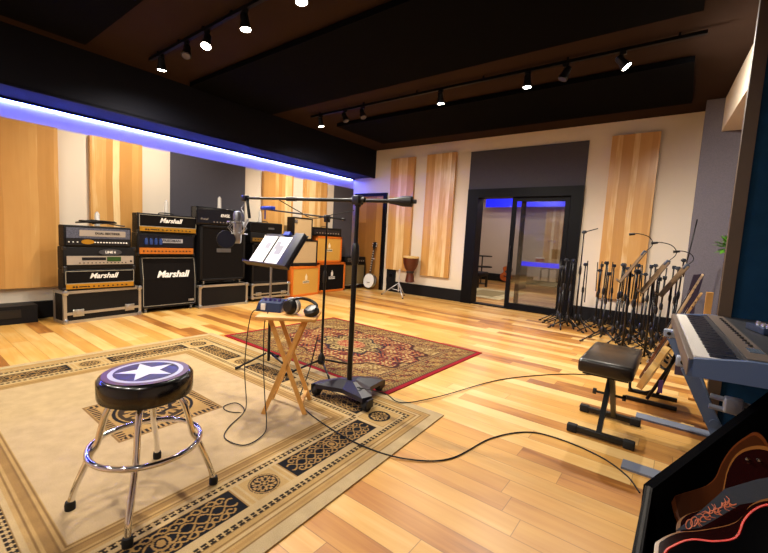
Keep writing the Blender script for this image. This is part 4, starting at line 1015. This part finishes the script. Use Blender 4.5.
tag(b.build('instrument_bag', mat('dark_plum_cloth', '2c2038', .7)), 'dark plum cloth gig bag standing among the stands left of the guitar headstock', 'bag')
t = thing('support_post', 'pale wooden post behind the brown wall end', 'post', (.20, 4.0, 0)); MB().box(-.022, .022, -.02, .02, 0, .88).build('shaft', pine, t); MB().box(-.05, .05, -.05, .05, 0, .02).build('foot_plate', pine, t)
t = thing('potted_plant', 'small green plant peeking out beside the brown wall end', 'plant', (.41, 6.1, -.0))
MB().tube([(0, 0, .1), (0, 0, 1.2)], .02, 8).lathe([(.13, 0), (.16, .02), (.18, .3), (0, .28)], 20).build('pot', black_pl, t)
b = MB()
for k in range(60):
    a = random.uniform(0, 2 * PI); e = random.uniform(-.6, 1.3); r_ = .06 + random.random() * .07
    c = Vector((r_ * math.cos(a) * math.cos(e), r_ * math.sin(a) * math.cos(e), 1.28 + r_ * math.sin(e)))
    d1 = Vector((math.cos(a), math.sin(a), math.sin(e))).normalized() * .05; d2 = d1.cross(Vector((0, 0, 1))).normalized() * .02
    b.add([c - d1, c + d2, c + d1, c - d2, c + Vector((0, 0, .006))], [(0, 1, 4), (1, 2, 4), (2, 3, 4), (3, 0, 4)], True)
b.build('leaves', mat('green_leaf', '4c8a1e', .5), t)

# ------------------------------------------------------------------ guitar rack case at the lower right
t = thing('guitar_case', 'open black guitar rack case in the lower right corner', 'guitar case', (0, 0, 0))
velvet = mat('black_velvet', '050507', .95, spec=.05, bump=.6, bscale=120)
def wall_seg(b, p, q, th, z0, z1a, z1b, side=1):
    p = Vector(p); q = Vector(q); d_ = (q - p).normalized(); n_ = Vector((-d_.y, d_.x)) * th * side
    b.add([(p.x, p.y, z0), (q.x, q.y, z0), (q.x + n_.x, q.y + n_.y, z0), (p.x + n_.x, p.y + n_.y, z0), (p.x, p.y, z1a), (q.x, q.y, z1b), (q.x + n_.x, q.y + n_.y, z1b), (p.x + n_.x, p.y + n_.y, z1a)],
          [(0, 3, 2, 1), (4, 5, 6, 7), (0, 1, 5, 4), (1, 2, 6, 5), (2, 3, 7, 6), (3, 0, 4, 7)])
A_ = (-.012, .80); B_ = (-.002, 1.60); C_ = (.385, 2.34); D_ = (1.05, 2.05); E_ = (.9, .75)
b = MB(); wall_seg(b, A_, B_, .022, 0, .35, .35, 1); wall_seg(b, D_, E_, .022, 0, .4, .4, 1); wall_seg(b, A_, E_, .022, 0, .2, .2, -1)
b.build('side_wall', black_tolex, t)
b = MB(); wall_seg(b, B_, C_, .03, 0, .345, .585, 1); wall_seg(b, C_, D_, .03, 0, .585, .585, 1); b.build('lid', velvet, t)
b = MB().prism([A_, B_, C_, D_, E_][::-1], .0, .02); b.build('bottom', black_tolex, t)
b = MB(); wall_seg(b, (-.018, .80), (-.008, 1.60), .008, .345, .352, .352, 1); b.build('metal_rim', mat('dark_rim', '1a1916', .5), t)
MB().box(-.024, -.012, 1.25, 1.33, .2, .3, bev=.003).build('latch', steel, t)
b = MB().prism([(.03, .9), (.035, 1.58), (.38, 2.27), (.9, 1.95), (.8, .9)][::-1], .021, .12); b.build('padding', velvet, t)
nV = Vector((-.24958, -.71878, .64890)); uV = Vector((.94467, -.32801, 0)); vV = Vector((.21285, .61300, .76088))
def flat_guitar(label, P0, k, outl, thick, side_m, top_m, bind_m=None, hardware=True, name='guitar'):
    Mx = Matrix((uV, vV, nV)).transposed().to_4x4(); Mx.translation = (P0[0] * k, P0[1] * k, 1.15 + (P0[2] - 1.15) * k)
    t = thing(name, label, 'guitar'); t.matrix_world = Mx
    ring = [outl[-1]] + list(outl) + [outl[0], outl[1]]
    sp = [(p.x, p.y) for p in smooth_path([(a * k, b_ * k, 0) for a, b_ in ring], 5)][5:-6]
    cxm = sum(p[0] for p in sp) / len(sp); cym = sum(p[1] for p in sp) / len(sp)
    def ins(f): return [(cxm + (x - cxm) * f, cym + (y - cym) * f) for x, y in sp]
    MB().prism(sp, -thick, -.002).build('body', side_m, t)
    MB().prism(ins(.93), -.002, .002).build('top', top_m, t)
    if bind_m: MB().tube([(x, y, .001) for x, y in ins(.965)], .0024, 6).build('binding', bind_m, t)
    return t, sp
ol1 = [(-.078, -.111), (-.076, -.094), (-.049, -.062), (-.024, -.032), (-.011, .002), (-.009, .049), (0, .1), (.017, .141), (.034, .165), (.057, .152), (.085, .107), (.15, .05), (.2, -.03), (.2, -.13), (.1, -.20), (-.03, -.17)]
ol2 = [(-.058, -.113), (-.055, -.081), (-.032, -.05), (-.01, -.023), (-.002, .02), (-.007, .078), (-.002, .124), (.015, .156), (.043, .174), (.08, .169), (.13, .13), (.2, .055), (.22, -.03), (.15, -.13), (.03, -.18), (-.03, -.16)]
ol3 = [(-.088, -.102), (-.084, -.079), (-.063, -.048), (-.029, -.02), (.017, .029), (.03, .075), (.051, .104), (.08, .117), (.13, .1), (.16, .018), (.13, -.10), (.011, -.2), (-.06, -.17)]
ol4 = [(-.084, -.092), (-.075, -.063), (-.053, -.035), (-.019, -.015), (.006, .011), (.009, .047), (.018, .077), (.037, .1), (.074, .11), (.13, .08), (.16, .0), (.13, -.1), (-.003, -.2), (-.062, -.155)]
burst = mat('dark_red_burst', '1c0606', .07, spec=.3); mah = mat('mahogany_side', '5a2c12', .12, spec=.3); tansd = mat('tan_side', '7a4c22', .15, spec=.3); glossb = mat('gloss_black_top', '040405', .06, spec=.4)
flat_guitar('brown sided guitar deepest in the open rack case', (.14, 1.36, .557), 1.30, ol1, .05, mah, mat('dark_brown_top', '3a1c0c', .08, spec=.3))
g2, sp2 = flat_guitar('dark red sunburst guitar behind the tribal strap in the rack case', (.134, 1.25, .555), 1.27, ol2, .035, tansd, burst)
b = MB()
for k in range(6): b.tube([(.10 + k * .012, .02 + k * .008, .006), (.2 + k * .012, .13 + k * .008, .006)], .0012, 5)
b.build('strings', steel, g2); MB().box(.085, .17, .01, .03, .002, .012).build('bridge', chrome, g2)
for (a, c_) in ((.03, .155), (.055, .165)): MB().lathe([(.006, 0), (.006, .012), (0, .014)], 10, M=Matrix.Translation((a, c_, .002))).build('strap_button', chrome, g2)
g3, sp3 = flat_guitar('dark red sunburst guitar in front of the tribal strap in the rack case', (.119, 1.05, .587), 1.22, ol3, .035, tansd, burst)
red_bind = mat('red_binding', 'c81c14', .25)  # plain red colour of the binding
g4, sp4 = flat_guitar('gloss black guitar with bright red binding, nearest in the rack case', (.126, .97, .617), 1.12, ol4, .05, tansd, glossb, red_bind)
for (a, c_) in ((.10, -.02), (.075, -.075)):
    MB().lathe([(.014, 0), (.012, .015), (0, .016)], 16, M=Matrix.Translation((a, c_, .002))).build('volume_knob', mat('amber_knob', 'b07a30', .2), g4)
MB().tube([(.07, .03, .01), (.10, .02, .012)], .007, 10).build('jack_plug', steel, g4)
# strap with tribal flames
t = thing('guitar_strap', 'black guitar strap with orange flame lettering across the rack case', 'strap'); k = 1.245; P0 = (.126, 1.15, .579)
Mx = Matrix((uV, vV, nV)).transposed().to_4x4(); Mx.translation = (P0[0] * k, P0[1] * k, 1.15 + (P0[2] - 1.15) * k); t.matrix_world = Mx
so = [(-.058, -.09), (-.031, -.024), (-.004, .05), (.04, .10), (.085, .14), (.16, .2), (.2, .14), (.12, .105), (.065, .066), (.027, .03), (-.003, -.026), (-.021, -.057)]
MB().prism([(a * k, b_ * k) for a, b_ in so], 0, .003).build('band', mat('strap_cloth', '1c2029', .85, bump=.4, bscale=500), t)
b = MB(); random.seed(5)
for i in range(9):
    f = i / 8; cx_ = (-.040 + .05 * f) * k; cy_ = (-.062 + .085 * f) * k
    if i < 2:
        b.tube([(cx_ + .007 * math.cos(2 * PI * q / 14), cy_ + .014 * math.sin(2 * PI * q / 14), .004) for q in range(14)], .0014, 5, closed=True)
    else:
        for a in range(5):
            an = random.uniform(0, 6.28); b.tube(smooth_path([(cx_, cy_, .004), (cx_ + .008 * math.cos(an), cy_ + .010 * math.sin(an), .004), (cx_ + .016 * math.cos(an + .5), cy_ + .02 * math.sin(an + .5), .0035)], 3), [.0014] * 4 + [.001] * 2 + [.0006], 5)
b.build('flame_print', mat('salmon_print', 'b8603c', .6), t)

# ------------------------------------------------------------------ cables on the floor
def cable(pts, lab, r=.004, name='floor_cable'):
    o = MB().tube(smooth_path(pts, 8), r, 6).build(name, rubber); tag(o, lab, 'cable')
zf = .005; zr = .013
cable([(-1.65, 1.95, .15), (-1.60, 2.2, .05), (-1.47, 2.23, zr), (-1.33, 2.53, zr), (-1.14, 3.25, zf), (-.8, 3.8, zf), (-.5, 4.07, zf), (-.25, 4.2, zf)], 'black cable running from the heavy stand across the planks to the crowd of stands')
cable([(-2.0, 1.9, .44), (-2.03, 1.86, .2), (-2.0, 1.75, .02), (-1.85, 1.68, zr), (-1.57, 1.62, zr), (-1.30, 1.60, zr), (-1.06, 1.66, zf + .003), (-.88, 1.83, zf), (-.80, 2.2, zf), (-.66, 2.44, zf), (-.48, 2.49, zf), (-.26, 2.44, zf), (-.12, 2.33, zf), (-.05, 2.2, zf)], 'black cable crossing the beige rug and running to the keyboard')
cable([(-2.13, 1.53, .66), (-2.16, 1.46, .62), (-2.17, 1.43, .3), (-2.13, 1.42, .03), (-2.14, 1.36, zr), (-2.22, 1.33, zr), (-2.28, 1.36, zr), (-2.25, 1.43, zr + .006), (-2.12, 1.40, zr), (-2.0, 1.22, zr), (-1.9, 1.14, zr), (-1.76, 1.17, zr + .002), (-1.78, 1.30, zr + .004), (-1.86, 1.38, .035), (-1.95, 1.43, .14), (-2.0, 1.45, .34), (-2.03, 1.47, .58), (-2.06, 1.52, .662)], 'thin black headphone cable looping on the beige rug below the tray table', .0032)

# ------------------------------------------------------------------ crowd of microphone stands at the back wall
def mic_stand(h, boom, lean=0, fold=.26, lab='x', grp=None):
    t = thing('mic_stand', lab, 'microphone stand', (0, 0, 0), 0, grp)
    tripod_parts(t, 0, 0, (90, 210, 330), .16, fold)
    MB().lathe([(.014, .1), (.025, .12), (.027, .18), (.014, .21)], 10).build('hub', black_pl, t)
    MB().tube([(0, 0, .08), (0, 0, h * .6)], .012, 8).tube([(0, 0, h * .6), (0, 0, h)], .009, 8).build('pole', black_mt, t)
    MB().lathe([(.012, h * .56), (.019, h * .58), (.019, h * .63), (.01, h * .66)], 10).build('height_clutch', black_pl, t)
    MB().box(-.02, .02, -.02, .02, h - .02, h + .025, bev=.006).tube([(-.03, 0, h), (.035, 0, h)], .012, 8).build('clamp', mat('dark_blue_grey_clamp', '151b26', .4), t)
    if boom == 'up': MB().tube([(.03, 0, h - .3), (.045, 0, h + .12)], .007, 8).build('boom_arm', black_mt, t)
    elif boom == 'down': MB().tube([(.03, 0, h + .06), (.05, 0, h - .55)], .007, 8).build('boom_arm', black_mt, t)
    elif boom == 'side': MB().tube([(-.02, 0, h - .02), (.0, 0, h), (.17, .03, h + .06)], .007, 8).tube([(-.0, 0, h + .0), (.03, .0, h + .015)], .013, 8).build('boom_arm', black_mt, t)
    elif boom == 'tall': MB().tube([(.02, 0, h - .2), (.06, 0, h + .5)], .007, 8).build('boom_arm', black_mt, t)
    return t
GL = 'black folded tripod mic stand packed in the crowd of stands by the back wall'; GG = 'mic stands crowded by the back wall'
protos = [mic_stand(.95, 'down', lab=GL, grp=GG), mic_stand(.88, 'up', lab=GL, grp=GG), mic_stand(1.0, None, lab=GL, grp=GG)]
spots = [(-1.12, 6.35), (-.92, 6.35), (-.83, 6.15), (-.95, 6.55), (-.72, 5.6), (-.62, 5.75), (-.55, 5.95), (-.48, 5.7), (-.42, 6.0), (-.62, 6.25), (-.36, 6.3), (-.30, 5.8), (-.22, 6.1), (-.15, 5.75), (-.08, 6.2), (-.78, 6.75), (-.5, 6.6), (-.25, 6.55), (-.40, 5.35), (-.18, 5.3), (-.02, 5.9)]
random.seed(11)
for i, (x, y) in enumerate(spots):
    o = protos[i] if i < 3 else copy_tree(protos[i % 3])
    ty = ('with boom folded down', 'with short boom pointing up', 'with bare top')[i % 3]
    wh = 'between door frame and right wood panel' if x < -.75 else ('before the right wood panel' if x < -.38 else 'near the grey pier')
    o['label'] = 'black mic stand ' + ty + ', ' + wh; o['group'] = 'mic stands ' + wh
    o.location = (x, y, 0); o.rotation_euler = (R(random.uniform(-1.5, 1.5)), R(random.uniform(-2, 2)), random.uniform(0, 6.28))
LL = 'black tripod mic stand in the dense cluster in front of the door frame'
for i, (x, y) in enumerate(((-1.42, 6.35), (-1.36, 6.2), (-1.30, 6.38), (-1.47, 6.52), (-1.24, 6.1))):
    o = copy_tree(protos[(i + 1) % 3]); o.location = (x, y, 0); o.rotation_euler = (0, R(random.uniform(-1, 1)), R(180 + i * 17)); o['label'] = LL; o['group'] = 'mic stands before the door frame'
o = mic_stand(1.42, 'side', fold=.34, lab='tallest mic stand beside the door frame with its short boom pointing right'); o.location = (-1.17, 6.3, 0)
o = mic_stand(1.1, 'tall', lab='mic stand with a long thin rod rising in front of the grey pier'); o.location = (-.02, 6.0, 0); o.rotation_euler = (0, R(2), 0)
# music stands seen edge on, with gooseneck lamps
desk_m = mat('warm_lit_dark_desk', '5a4630', .5)  # dark trays, the warm light on them put into the brown colour
def edge_stand(x, y, z, lab, f=.85, n_=1.0):
    t = thing('music_stand', lab, 'music stand', (x, y, 0))
    tripod_parts(t, 0, 0, (80, 200, 320), .14, .24)
    MB().tube([(0, 0, .06), (0, 0, z)], .011, 8).build('pole', black_mt, t)
    an = R(60); Mx = Matrix.Translation((0, 0, z)) @ Matrix.Rotation(R(8), 4, 'Z') @ Matrix.Rotation(-an, 4, 'Y')
    MB().box(-.17, .21, -.24 * f, .24 * f, -.004, .004, M=Mx).build('desk', desk_m, t)
    MB().box(-.18, -.17, -.24 * f, .24 * f, -.004, .045, M=Mx).build('ledge', desk_m, t)
    l = MB().box(.17, .23, -.05, .03, -.015, .02, M=Mx, bev=.005).build('lamp_clip', mat('blue_grey_clip', '3a4658', .4), t)
    p = Mx @ Vector((.22, 0, 0))
    pts = smooth_path([p, p + n_ * Vector((.05, 0, .06)), p + n_ * Vector((.055, 0, .11)), p + n_ * Vector((.01, -.02, .165)), p + n_ * Vector((-.08, -.03, .19)), p + n_ * Vector((-.12, -.04, .185))], 5)
    MB().tube(pts, .0045, 6).build('gooseneck', black_mt, t)
    e = pts[-1]; MB().tube([e + Vector((.015, 0, .0)), e + Vector((-.04, -.01, -.008))], [.011, .015], 10).build('lamp_head', black_pl, t)
edge_stand(-.43, 5.0, .985, 'dark music stand coloured as warmly lit, with gooseneck lamp, leftmost of the three by the wood panel')
edge_stand(-.22, 4.95, .90, 'dark music stand coloured as warmly lit, with gooseneck lamp, middle one of the three')
edge_stand(-.06, 5.1, .87, 'dark music stand coloured as warmly lit, with gooseneck lamp, rightmost of the three before the grey pier', .7, .75)
